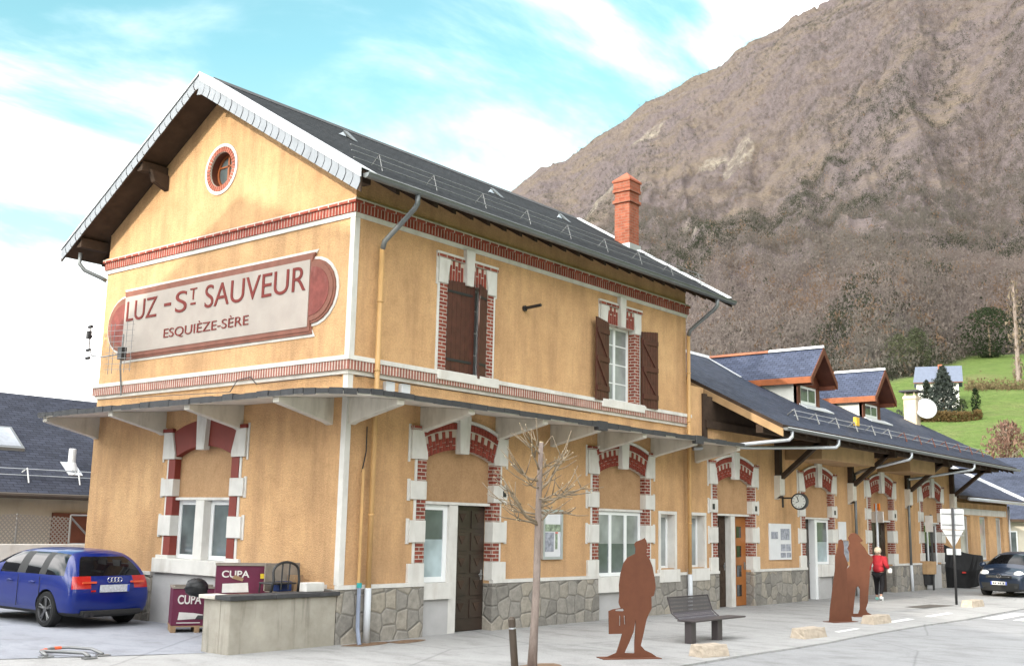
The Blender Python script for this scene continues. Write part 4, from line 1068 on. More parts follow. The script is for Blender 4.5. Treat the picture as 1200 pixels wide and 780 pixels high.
def dormer(roof, x, yf):
    zr = 7.87; hw = 1.0; ze = 6.83; wz = 6.95   # ridge, half width of roof at the eaves, eaves height
    b = MB(); th = .10
    for s in (-1, 1):
        A = [(x, yf, zr), (x+s*hw, yf, ze), (x+s*hw, 1.9+ (ze-6.83)/.5, ze), (x, 4.1, zr)]
        A[2] = (x+s*hw, (ze-4.75)/.512-2+.15, ze)
        b.poly(A, SLATE_DORM); b.poly([(p[0], p[1], p[2]-th) for p in reversed(A)], WOOD_RED)
        b.poly([A[0], A[1], (A[1][0], A[1][1], A[1][2]-th), (A[0][0], A[0][1], A[0][2]-th)], WOOD_RED); b.poly([A[1], A[2], (A[2][0], A[2][1], A[2][2]-th), (A[1][0], A[1][1], A[1][2]-th)], WOOD_ORANGE)
    d = b.build('dormer', roof)
    f = MB()
    for s in (-1, 1):   # verge boards and eaves boards
        f.hexa([(x, yf-.03, zr-.24), (x+s*hw, yf-.03, ze-.22), (x+s*hw, yf-.004, ze-.22), (x, yf-.004, zr-.24), (x, yf-.03, zr+.0), (x+s*hw, yf-.03, ze+.0), (x+s*hw, yf-.004, ze), (x, yf-.004, zr)], WOOD_RED)
        xx = sorted((x+s*(hw-.02), x+s*(hw+.02)))
        f.box(xx[0], xx[1], yf, 2.1, ze-.20, ze-.02, WOOD_ORANGE)
    yb = yf+.55
    f.poly([(x-hw*.86, yb, ze-.05), (x+hw*.86, yb, ze-.05), (x, yb, zr-.12)], WOOD_RED)
    f.box(x-.78, x+.78, yb-.02, yb+.1, ze-.20, ze-.02, WOOD_RED)
    for s in (-1, 1):
        f.box(x+s*.72-.10, x+s*.72+.10, yb-.02, yb+.12, anx_z(yb)-.1, ze-.18, WOOD_RED)
        f.box(x+s*.80-.06, x+s*.80+.06, yf+.02, yb+.1, ze-.24, ze-.12, WOOD_RED)
    f.build('dormer_frame', d)
    c = MB(); CH = plain('white_cheek', (.62, .60, .56), .8, .3, var=.08)
    for s in (-1, 1):
        xx = x+s*.78; y1 = (ze-.1-4.75)/.512-2
        c.prism([(xx, yb+.02, anx_z(yb)-.05), (xx, yb+.02, ze-.1), (xx, y1, ze-.1)], (.04*s, 0, 0), CH)
    build_pieces(c, 'dormer_cheek', d)
    w_ = MB(); w_.box(x-.62, x+.62, yb+.02, yb+.06, anx_z(yb)+.05, ze-.2, PVC)
    for u0, u1 in ((x-.52, x-.04), (x+.04, x+.52)): w_.box(u0, u1, yb+.01, yb+.022, anx_z(yb)+.15, ze-.28, GLASS)
    w_.build('dormer_window', d)
    z = MB()
    z.prism([(x-.08, yf-.02, zr-.02), (x, yf-.02, zr+.07), (x+.08, yf-.02, zr-.02)], (0, 1.9, 0), WHITE_METAL); z.prism([(x-.09, yf+1.885, zr-.03), (x, yf+1.885, zr+.06), (x+.09, yf+1.885, zr-.03)], (0, 2.2, 0), WOOD_ORANGE)
    for s in (-1, 1):
        z.hexa([(x+s*(hw+.05), 2.25, anx_z(2.25)+.015), (x+s*(hw+.17), 2.25, anx_z(2.25)+.015), (x+s*.16, 4.05, anx_z(4.05)+.015), (x+s*.02, 4.05, anx_z(4.05)+.015), (x+s*(hw+.05), 2.25, anx_z(2.25)+.045), (x+s*(hw+.17), 2.25, anx_z(2.25)+.045), (x+s*.16, 4.05, anx_z(4.05)+.045), (x+s*.02, 4.05, anx_z(4.05)+.045)], WHITE_METAL)
    z.hexa([(x-.75, yb-.30, anx_z(yb-.30)+.01), (x+1.3, yb-.30, anx_z(yb-.30)+.01), (x+1.3, yb, anx_z(yb)+.01), (x-.75, yb, anx_z(yb)+.01), (x-.75, yb-.30, anx_z(yb-.3)+.05), (x+1.3, yb-.30, anx_z(yb-.3)+.05), (x+1.3, yb, anx_z(yb)+.05), (x-.75, yb, anx_z(yb)+.05)], WHITE_METAL)
    build_pieces(z, 'dormer_flashing', d)
wing_build()
def wing_stack():
    b = MB(); x, y = 33.0, 1.5; CR = plain('cream_render', (.55, .45, .33), .9, .2, var=.12, dirt=.3)
    b.box(x, x+.52, y, y+.52, 6.0, 7.78, CR); b.box(x-.03, x+.55, y-.03, y+.55, 7.62, 7.74, CR); o = b.build('chimney', wing, bevel=.015)
    b = MB(); b.box(x-.13, x+.68, y-.13, y+.65, 7.93, 8.0, SLATE_CAP); 
    for dx in (.05, .42):
        for dy in (.05, .42): b.box(x+dx, x+dx+.06, y+dy, y+dy+.06, 7.75, 7.93, CR)
    b.build('chimney_cap', o)
    d = empty('satellite_dish', (33.25, 1.35, 7.25))
    tag(d, 'round white satellite dish fixed to the cream chimney of the station wing', 'satellite dish')
    b = MB(); ax = Vector((-.80, -.55, .25)).normalized(); b.lathe((33.45, 1.25, 7.22), ax, [(.02, -.08), (.18, -.06), (.34, -.0), (.44, .06), (.445, .07), (.34, .02), (.18, -.04), (.02, -.06)], WHITE_METAL, 24); b.build('reflector', d, smooth=True)
    b = MB(); b.tube([(33.1, 1.6, 7.0), (33.35, 1.35, 6.95), (33.45, 1.28, 7.2)], .025, ZINC, 6); b.tube([(33.45, 1.25, 6.82), Vector((33.45, 1.25, 7.1))+ax*.45], .012, ZINC, 5); b.build('arm', d)
wing_stack()
#@@PART2
# ------------------------------------------------------------------ things fixed to the station
def wall_things():
    c = empty('wall_clock', (17.05, -.55, 2.92)); tag(c, 'round station clock projecting from the wing wall on a dark bracket', 'clock')
    b = MB(); ax = Vector((-1, -.12, 0)).normalized(); b.lathe((17.05, -.55, 2.92), ax, [(.20, -.09), (.24, -.08), (.24, .08), (.20, .09)], METAL_BLACK, 28); b.build('case', c, smooth=False, bevel=.006)
    f = MB(); DIAL = plain('clock_dial', (.60, .62, .60), .4, .4, var=.04); f.lathe((17.05, -.55, 2.92), ax, [(.195, .085), (.195, .098)], DIAL, 28); o = f.build('dial', c)
    h = MB(); s = ax.cross(Vector((0, 0, 1))).normalized(); up = Vector((0, 0, 1)); o0 = Vector((17.05, -.55, 2.92))+ax*.104
    for k in range(12):
        t = k*math.pi/6; dv = s*math.sin(t)+up*math.cos(t); h.tube([o0+dv*.145, o0+dv*.18], .008, METAL_BLACK, 4)
    for t, L in ((2.0, .10), (.35, .15)): dv = s*math.sin(t)+up*math.cos(t); h.tube([o0, o0+dv*L], .010, METAL_BLACK, 4)
    h.build('hands', o)
    b = MB(); b.tube([(17.05, -.30, 3.02), (17.05, 0, 3.02)], .025, METAL_BLACK, 6); b.tube([(17.05, -.02, 2.75), (17.05, -.02, 3.2)], .03, METAL_BLACK, 6); b.build('bracket', c)
    # poster frame between the two arched openings
    p = empty('poster_frame', (5.95, -.05, 1.4)); tag(p, 'silver framed poster with figures behind the young bare tree', 'poster')
    fr = MB(); 
    for u0, u1, z0, z1 in ((5.60, 6.29, 1.39, 1.45), (5.60, 6.29, 2.37, 2.43), (5.60, 5.66, 1.45, 2.37), (6.23, 6.29, 1.45, 2.37)): fr.box(u0, u1, -.06, -.0, z0, z1, ZINC)
    fr.build('frame', p)
    s = MB(); PB = plain('poster_pale', (.66, .66, .68), .5, .3, var=.06); PG = plain('poster_grey', (.30, .31, .36), .6, .3, var=.5, vs=9); PGr = plain('poster_green', (.25, .30, .22), .6, .3, var=.6, vs=14); PR = plain('poster_red', (.55, .10, .06), .6, .3)
    s.box(5.66, 6.23, -.03, -.005, 1.45, 2.37, PB); sh = s.build('sheet', p)
    q = MB(); q.box(5.66, 6.0, -.035, -.031, 1.55, 1.95, PG); q.box(5.66, 6.23, -.035, -.031, 1.97, 2.12, PGr); q.box(6.05, 6.13, -.035, -.031, 1.60, 1.92, PGr); q.box(6.05, 6.14, -.0365, -.031, 1.93, 1.96, PR); q.build('picture', sh)
    p = empty('notice_board', (16.8, -.05, 1.25)); tag(p, 'large white notice sheet with four small pictures on the wing wall under the clock', 'notice board')
    s = MB(); s.box(16.12, 17.52, -.04, -.0, 1.26, 2.28, PB); sh = s.build('sheet', p, bevel=.006)
    for x, z, w_, h_ in ((16.22, 1.85, .42, .20), (16.82, 1.82, .58, .32), (16.82, 1.50, .30, .2), (17.16, 1.50, .3, .2), (16.8, 1.32, .32, .14), (17.18, 1.32, .3, .14)):
        q = MB(); q.box(x, x+w_, -.046, -.041, z, z+h_, PG); q.build('picture', sh)
    p = empty('notice_sheet', (21.3, -.02, 1.3)); tag(p, 'narrow pale timetable sheet on the wall behind the rust-coloured couple', 'notice')
    s = MB(); s.box(21.0, 21.6, -.03, 0, 1.82, 2.40, PB); s.box(21.30, 21.72, -.04, 0, 1.15, 1.80, PG); s.build('sheet', p)
    a_ = empty('television_antenna', (-.1, 7.08, 4.7)); tag(a_, 'thin grey television antenna on a curved mast beside the name panel', 'antenna')
    m = MB(); m.tube([(-.10, 7.10, 4.66), (-.14, 7.08, 4.95), (-.26, 6.95, 5.25), (-.30, 6.86, 5.62), (-.30, 6.86, 5.95)], .02, METAL_GREY, 6); m.build('mast', a_)
    g = MB()
    for k in range(9): g.tube([(-.36, 6.35, 5.15+k*.12), (-.42, 7.30, 5.20+k*.12)], .006, METAL_GREY, 4)
    for y in (6.4, 6.62, 7.1, 7.25): g.tube([(-.37, y, 5.1), (-.37, y, 6.2)], .006, METAL_GREY, 4)
    g.box(-.36, -.24, 6.78, 6.94, 5.40, 5.66, METAL_BLACK); g.build('grid_reflector', a_)
    g = MB(); g.tube([(-.32, 6.9, 5.52), (-.36, 7.5, 5.50), (-.38, 7.95, 5.56), (-.38, 8.08, 5.75), (-.38, 8.1, 6.28)], .016, METAL_GREY, 5)
    for z in (5.52, 5.70, 6.0, 6.22): g.tube([(-.38, 8.03, z), (-.38, 8.17, z)], .035, METAL_BLACK, 6)
    g.tube([(-.40, 8.1, 5.95), (-.40, 8.1, 6.12)], .06, METAL_BLACK, 6); g.build('boom', a_)
wall_things()

# ------------------------------------------------------------------ low wall, crates, chair in front of the gable
CRATE = plain('crate_purple', (.115, .016, .045), .6, .35, var=.15, vs=3)
PALLET = plain('pallet_wood', (.30, .20, .12), .85, .2, var=.25, vs=4)
GREYWOOD = plain('grey_wood', (.24, .21, .18), .85, .2, var=.2, vs=5)
PAPER = plain('paper_white', (.62, .60, .58), .8, .2, var=.1, vs=6)
def wallmat():
    m, n, l, b = newmat('stained_concrete'); setp(b, .92, .2); pos = world_pos(n)
    c = ramp(n, l, noise(n, l, pos, 1.6, 7, .65), [(.3, (.27, .245, .20)), (.6, (.38, .35, .30)), (.8, (.46, .42, .35))])
    st = noise(n, l, mapv(n, l, pos, (2.6, 2.6, .20)), 1.4, 6, .6)
    c = mixc(n, l, ramp(n, l, st, [(.54, (0, 0, 0)), (.70, (.85,)*3)]), c, (.10, .085, .07))
    l.new(c, b.inputs['Base Color']); bump(n, l, b, noise(n, l, pos, 18, 6, .7), .4, .02); return m
def low_wall():
    o = empty('low_wall', (-1.3, .0, GZ)); tag(o, 'low stained concrete wall with slate coping at the foot of the gable corner', 'wall')
    WM = wallmat(); b = MB(); x0, x1, y0, y1 = -2.24, -.08, -.06, .62
    b.box(x0, x1, y0, y0+.24, -.1, .86, WM); b.box(x0, x0+.24, y0+.245, y1, -.1, .86, WM); b.build('wall', o, bevel=.02)
    b = MB(); rg = random.Random(2)
    for i in range(5):
        a_, c = x0-.06+(x1-x0+.08)*i/5, x0-.06+(x1-x0+.08)*(i+1)/5; b.box(a_+.002, c-.002, y0-.06-rg.uniform(0, .012), y0+.32, .862, .925+rg.uniform(0, .006), SLATE_CAP)
    b.box(x0-.07, x0+.28, y0+.325, y1+.05, .862, .92, CONC); b.build('coping', o, bevel=.008)
low_wall()
def crate(loc, w_, dp, h, rz, label, torn, pallet):
    o = empty('crate', loc, rz); tag(o, label, 'crate', 'purple slate crates by the low wall')
    b = MB(); z0 = .13 if pallet else 0; t = .02
    b.box(0, w_, 0, t, z0, h, CRATE); b.box(0, t, t+.001, dp, z0, h, CRATE); b.box(w_-t, w_, t+.001, dp-t-.001, z0, h, CRATE if not torn else GREYWOOD); b.box(t+.001, w_, dp-t, dp, z0, h, CRATE); b.box(t, w_-t, t, dp-t, z0, z0+.02, PALLET)
    b.build('panel', o, world=False)
    r = MB()
    for a_, q, c, d in ((-.012, w_+.012, -.02, .03), (-.012, w_+.012, dp-.03, dp+.02)): r.box(a_, q, c, d, h+.001, h+.035, GREYWOOD)
    for a_, q in ((-.012, .04), (w_-.04, w_+.012)): r.box(a_, q, .031, dp-.031, h+.001, h+.035, GREYWOOD)
    if torn: r.box(w_+.002, w_+.05, -.012, .05, 0, h+.02, GREYWOOD)
    r.build('rim', o, world=False)
    Mf = lambda u, d, z: (u, d, z)
    L = MB(); s = h
    text_into(L, 'CUPA', Mf, w_*.10, w_*.55 if not torn else w_*.60, z0+(h-z0)*.58, z0+(h-z0)*.83, -.006, PAPER, .003, .02)
    L.build('lettering', o, world=False)
    q = MB()
    if not torn:
        q.prism([(w_*.12, -.006, z0+.10), (w_*.55, -.006, z0+.12), (w_*.60, -.006, z0+.19), (w_*.42, -.006, z0+.22), (w_*.14, -.006, z0+.235)], (0, .005, 0), PAPER); q.prism([(w_*.45, -.009, z0+.11), (w_*.82, -.009, z0+.10), (w_*.80, -.009, z0+.17), (w_*.5, -.009, z0+.18)], (0, .004, 0), SLATE_CAP)
        q.box(w_*.10, w_*.55, -.005, -.001, z0+.04, z0+.055, PAPER)
    else:
        q.prism([(w_*.12, -.012, .02), (w_*.60, -.012, .03), (w_*.58, -.012, h*.40), (w_*.12, -.012, h*.36)], (0, .006, 0), PAPER); q.box(w_*.80, w_*.90, -.006, -.001, h*.55, h*.72, plain('yellow_label', (.75, .55, .04), .5, .4))
        q.prism([(w_*.28, -.014, h*.55), (w_*.48, -.014, h*.45), (w_*.50, -.014, h*.55), (w_*.34, -.014, h*.68)], (0, .006, 0), PALLET)
    build_pieces(q, 'label_sheet', o, world=False)
    if pallet:
        p = MB()
        for x in (0, w_*.45, w_-.09): p.box(x, x+.09, 0, dp, 0, .10, PALLET)
        p.box(-.01, w_+.01, 0, dp, .101, .125, PALLET); p.build('pallet', o, world=False)
    return o
crate((-1.02, 3.28, GZ), .92, .70, .78, -.52, 'purple crate standing on a small pallet beside the end of the low wall', False, True)
crate((-1.27, 1.68, .835), .92, .45, .47, -.60, 'torn purple crate with a yellow sticker, raised behind the slate coping', True, False)
def behind_wall():
    o = empty('pallet_stack', (-.85, .9, GZ)); tag(o, 'stack of bare wooden pallets hidden behind the low wall under the torn crate', 'pallets')
    b = MB()
    for k in range(6):
        z = GZ-.02+k*.135; b.box(-1.25, -.10, .64, 1.45, z+.10, z+.135, PALLET)
        for y in (.62, 1.05, 1.44): b.box(-1.10, -.10, y, y+.10, z, z+.099, PALLET)
    b.build('slat_stack', o)
    g = MB(); rg = random.Random(4); c0 = Vector((-1.50, 1.90, .83)); n, mm = 12, 18; BAG = plain('black_bag', (.012, .012, .014), .5, .4, var=.3)
    prof = [(.21*(1-abs(2*(k+.3)/(n+.6)-1)**2.6)**.5*(1-.25*k/n)*(1+.06*rg.random()), .30*k/n) for k in range(n+1)]
    g.lathe(c0-Vector((0, 0, .04)), (0.05, 0, 1), prof, BAG, mm); bo = g.build('rubbish_bag', None, smooth=True); tag(bo, 'small black sack lying between the two purple crates', 'sack')
    for v in bo.data.vertices: v.co += Vector((rg.uniform(-.02, .02), rg.uniform(-.02, .02), rg.uniform(-.02, .01)))
    # open box of oddments behind the chair
    o = empty('wooden_box', (-.35, .75, .9)); tag(o, 'open grey wooden box with odds and ends behind the black chair', 'box')
    b = MB(); b.box(-.75, .28, 1.02, 1.05, .90, 1.36, GREYWOOD); b.box(.25, .28, .55, 1.015, .90, 1.34, GREYWOOD); b.box(-.75, .28, .56, 1.015, .885, .90, GREYWOOD); b.build('panel', o)
    c = MB(); c.box(-.62, -.35, .80, .95, .90, 1.06, plain('blue_cloth', (.04, .07, .22), .8, .2)); c.box(-.30, -.12, .78, .98, .90, 1.16, PALLET); c.build('contents', o)
    t = empty('white_block', (-.45, .05, .93)); tag(t, 'white plaster block lying on the slate coping beside the chair', 'block'); b = MB(); b.box(-.68, -.29, .02, .20, .93, 1.08, WHITE); b.build('block', t, bevel=.015)
    bl = list(t.children)[0]; 
    # tubular chair
    ch = empty('metal_chair', (-.85, .45, .93)); tag(ch, 'black tubular metal chair with arched back standing on the pallets', 'chair')
    x0, x1, yb = -.98, -.44, .50
    b = MB(); arch = [(x0-.06, yb, .88), (x0, yb, 1.10)]+[((x0+x1)/2-(x1-x0)/2*math.cos(t), yb+.02, 1.24+.16*math.sin(t)) for t in [math.pi*k/10 for k in range(11)]]+[(x1, yb, 1.10), (x1-.02, yb, .88)]
    b.tube(arch, .022, METAL_BLACK, 8); b.build('back_hoop', ch, smooth=True)
    for fx in (.36, .64):
        b = MB(); x = x0+(x1-x0)*fx; b.tube([(x-.03, yb+.01, .95), (x, yb+.02, 1.385)], .014, METAL_BLACK, 6); b.build('back_bar', ch)
    b = MB(); b.box(x0+.02, x1-.02, yb+.03, yb+.42, 1.03, 1.06, METAL_BLACK); b.build('seat', ch, bevel=.01)
    for x in (x0+.04, x1-.04):
        b = MB(); b.tube([(x, yb+.40, 1.03), (x, yb+.42, .89)], .014, METAL_BLACK, 6); b.build('leg', ch)
behind_wall()

# ------------------------------------------------------------------ street furniture
def street_furniture():
    # pavement stones
    for i, (x, y, w_, rz, lab) in enumerate(((3.2, -5.02, .72, -.27, 'rough pale stone kerb block in front of the bench, nearest to the camera'), (7.42, -4.83, .98, -.10, 'pale stone kerb block between the bench and the rust-coloured couple'),
                              (11.85, -4.47, 1.05, -.06, 'pale stone kerb block at the feet of the rust-coloured couple'), (19.95, -4.15, 1.15, -.05, 'pale stone kerb block at the foot of the road sign post'))):
        w_ *= .88; o = empty('kerb_block', (x+.04, y, GZ), rz); tag(o, lab, 'stone block', 'stone blocks along the pavement edge')
        rg = random.Random(i); bm = bmesh.new(); bmesh.ops.create_cube(bm, size=1); bmesh.ops.subdivide_edges(bm, edges=bm.edges[:], cuts=4, use_grid_fill=True)
        for v in bm.verts:
            zt = v.co.z+.5; k = 1-.20*zt
            v.co = Vector(((v.co.x*(1-.10*zt)+.5)*w_, v.co.y*k*.34, zt*.205-.02))+Vector((rg.uniform(-.006, .006), rg.uniform(-.006, .006), rg.uniform(-.006, .006)*(zt > .1)))
        me = bpy.data.meshes.new('block'); bm.to_mesh(me); bm.free(); me.materials.append(KSTONE)
        k = bpy.data.objects.new('block', me); COL.objects.link(k); k.parent = o; bv = k.modifiers.new('b', 'BEVEL'); bv.width = .012; bv.segments = 2
    # bollard
    o = empty('bollard', (.03, -3.82, GZ)); tag(o, 'slim dark steel bollard with a pale ring, leaning beside the young tree', 'bollard')
    b = MB(); BM = plain('bollard_brown', (.085, .065, .05), .5, .45, .3, var=.15); b.lathe((.06, -3.84, GZ-.02), (-.10, .03, 1), [(.055, 0), (.055, .56), (.048, .562), (.048, .585), (.055, .587), (.055, .70), (.035, .73)], BM, 14); b.build('post', o, smooth=False)
    b = MB(); b.lathe((.06, -3.84, GZ-.02), (-.10, .03, 1), [(.051, .563), (.051, .584)], ZINC, 14); b.build('ring', o)
    # bench
    o = empty('bench', (5.5, -3.85, GZ)); tag(o, 'dark grey perforated metal bench with a backrest on part of its length', 'bench')
    BE = plain('bench_metal', (.070, .058, .060), .45, .45, .2, var=.08)
    mm, n, l, bb = newmat('bench_mesh'); setp(bb, .45, .45, .2); bb.inputs['Base Color'].default_value = (.085, .075, .085, 1)
    pos = n.new('ShaderNodeTexCoord').outputs['Object']; v = n.new('ShaderNodeTexVoronoi'); v.inputs['Scale'].default_value = 55; v.inputs['Randomness'].default_value = 0; l.new(pos, v.inputs['Vector'])
    al = n.new('ShaderNodeMath'); al.operation = 'GREATER_THAN'; al.inputs[1].default_value = .30; l.new(v.outputs['Distance'], al.inputs[0]); l.new(al.outputs[0], bb.inputs['Alpha'])
    x0, x1, xs = 4.86, 6.42, 6.78
    prof = [(-4.10, .425), (-4.06, .45), (-3.75, .445), (-3.66, .47), (-3.60, .55), (-3.52, .86)]
    b = MB()
    b.hexa([(x0, -4.10, .435), (xs, -4.10, .435), (xs, -3.72, .43), (x0, -3.72, .43), (x0, -4.10, .462), (xs, -4.10, .462), (xs, -3.72, .456), (x0, -3.72, .456)], BE); b.build('seat', o, bevel=.006)
    b = MB()
    for (y0, z0), (y1, z1) in zip(((-3.715, .445), (-3.63, .48), (-3.57, .56), (-3.50, .83)), ((-3.63, .48), (-3.57, .56), (-3.50, .83))): b.poly([(x0+.1, y0, z0), (x1, y0, z0), (x1-.05, y1, z1), (x0+.03, y1, z1)], mm)
    b.tube([(x0+.08, -3.715, .45), (x0+.06, -3.57, .56), (x0+.03, -3.50, .84), (x1-.05, -3.50, .84), (x1, -3.57, .56), (x1, -3.715, .45)], .014, BE, 6); b.build('backrest', o)
    for x in (5.02, 6.0):
        b = MB(); b.box(x-.09, x+.09, -3.97, -3.83, GZ-.03, .434, BE); b.build('leg', o, bevel=.01)
    # hoop style folding parking barrier
    o = empty('parking_barrier', (-4.0, 1.3, GZ)); o.scale = (.86, .86, .62); tag(o, 'folded grey parking barrier with orange reflectors lying at the edge of the gravel', 'parking barrier')
    OR = plain('orange_reflector', (.70, .10, .03), .5, .4); b = MB(); z = GZ+.05
    hoop = [(-4.40, 1.42, z), (-4.32, 1.75, z+.04), (-4.05, 1.95, z+.06), (-3.72, 1.93, z+.06), (-3.52, 1.5, z+.05), (-3.58, 1.05, z)]
    b.tube(hoop, .035, METAL_GREY, 8); b.tube([(-4.28, 1.78, z+.045), (-3.92, 1.05, z+.05), (-3.95, .85, z)], .04, METAL_GREY, 8); b.build('hoop', o, smooth=True)
    b = MB(); 
    for p in ((-4.40, 1.42), (-3.58, 1.02), (-3.95, .82)): b.box(p[0]-.11, p[0]+.11, p[1]-.07, p[1]+.07, GZ, GZ+.03, METAL_GREY)
    build_pieces(b, 'base_plate', o)
    for p, q in (((-4.30, 1.77, z+.042), (-4.18, 1.86, z+.055)), ((-3.98, 1.945, z+.06), (-3.86, 1.94, z+.06))):
        b = MB(); b.tube([p, q], .04, OR, 8); b.build('reflector', o)
KSTONE = None
def mk():
    global KSTONE
    KSTONE = plain('pale_kerb_stone', (.43, .36, .29), .9, .25, var=.2, vs=7, bmp=.5, bs=30, dirt=.3, dirtcol=(.3, .26, .2))
mk(); street_furniture()

# silhouettes cut from steel plate
def silhouettes():
    MAN = [[(0.217, 1.879), (0.243, 1.836), (0.268, 1.759), (0.249, 1.693), (0.249, 1.606), (0.306, 1.535), (0.354, 1.421), (0.395, 1.221), (0.407, 1.093), (0.375, 0.965), (0.331, 0.951), (0.337, 0.767), (0.289, 0.682), (0.248, 0.598), (0.194, 0.374), (0.147, 0.193), (0.216, 0.123), (0.335, 0.071), (0.414, 0.022), (0.414, 0.0), (-0.516, 0.0), (-0.41, 0.034), (-0.272, 0.087), (-0.226, 0.211), (-0.171, 0.377), (-0.399, 0.374), (-0.407, 0.727), (-0.336, 0.754), (-0.197, 0.774), (-0.222, 0.824), (-0.234, 0.866), (-0.222, 0.965), (-0.229, 1.133), (-0.205, 1.303), (-0.152, 1.474), (-0.09, 1.56), (0.052, 1.624), (0.062, 1.704), (0.036, 1.776), (0.068, 1.819), (0.163, 1.85)],
        [(0.063, 0.613), (0.022, 0.403), (-0.055, 0.237), (-0.133, 0.085), (0.038, 0.075), (0.038, 0.236), (0.053, 0.431)], [(-0.224, 0.656), (-0.206, 0.656), (-0.208, 0.503), (-0.224, 0.503)], [(-0.147, 0.656), (-0.128, 0.656), (-0.121, 0.522), (-0.137, 0.522)], [(-0.29, 0.751), (-0.166, 0.765), (-0.141, 0.74), (-0.165, 0.726), (-0.29, 0.729)]]
    WOM = [[(-0.366, 0.0), (-0.366, 0.03), (-0.521*.62, 0.31), (-0.409*.62, 0.596), (-0.293*.62, 0.922), (-0.181*.62, 1.178), (-0.159*.62, 1.475), (-0.06, 1.548), (-0.002, 1.69), (0.038, 1.841), (0.154*.8, 1.867), (0.294*.62, 1.83), (0.331*.62, 1.697), (0.319*.62, 1.546), (0.425*.62, 1.432), (0.539*.62, 1.279), (0.433*.62, 1.167), (0.44*.62, 0.903), (0.451*.62, 0.566), (0.597*.62, 0.223), (0.654*.62, 0.03), (0.652*.62, 0.0)]]
    OM = [[(-0.135, 0.001), (-0.198, 0.099), (-0.226, 0.335), (-0.252, 0.649), (-0.259, 0.964), (-0.244, 1.123), (-0.135, 1.223), (-0.133, 1.521), (-0.19, 1.64), (-0.114, 1.761), (-0.166, 1.9), (-0.08, 2.002), (0.017, 2.024), (0.135, 1.965), (0.264, 1.827), (0.176, 1.785), (0.315, 1.646), (0.382, 1.527), (0.523, 1.428), (0.544, 1.348), (0.441, 1.207), (0.42, 0.928), (0.379, 0.65), (0.346, 0.333), (0.277, 0.176), (0.322, 0.097), (0.439, 0.049), (0.39, 0.01), (0.03, 0.0)],
        [(0.011, 0.689), (0.084, 0.728), (0.129, 0.649), (0.11, 0.176), (0.058, 0.067), (-0.095, 0.068), (-0.055, 0.334)]]
    for loops, loc, dr, lab in ((MAN, (2.30, -4.42), (.74, -.49), 'flat rusted steel silhouette of a man in a cap carrying a suitcase'), (WOM, (11.98, -3.79), (.955, -.30), 'flat rusted steel silhouette of a woman in a long flared dress'), (OM, (13.9, -3.4), (.80, -.5), 'flat rusted steel silhouette of a man in a brimmed hat behind the long dress')):
        o = empty('steel_silhouette', (loc[0], loc[1], GZ), math.atan2(dr[1], dr[0])); tag(o, lab, 'sculpture', 'rusted steel travellers on the pavement')
        flat_shape('figure_plate', loops, .018, CORTEN_B, o)
        xs = [p[0] for p in loops[0] if p[1] < .03]; b = MB(); b.box(min(xs)-.03, max(xs)+.03, -.16, .16, -.02, .012, CORTEN_B); b.build('base_plate', o, world=False)
silhouettes()

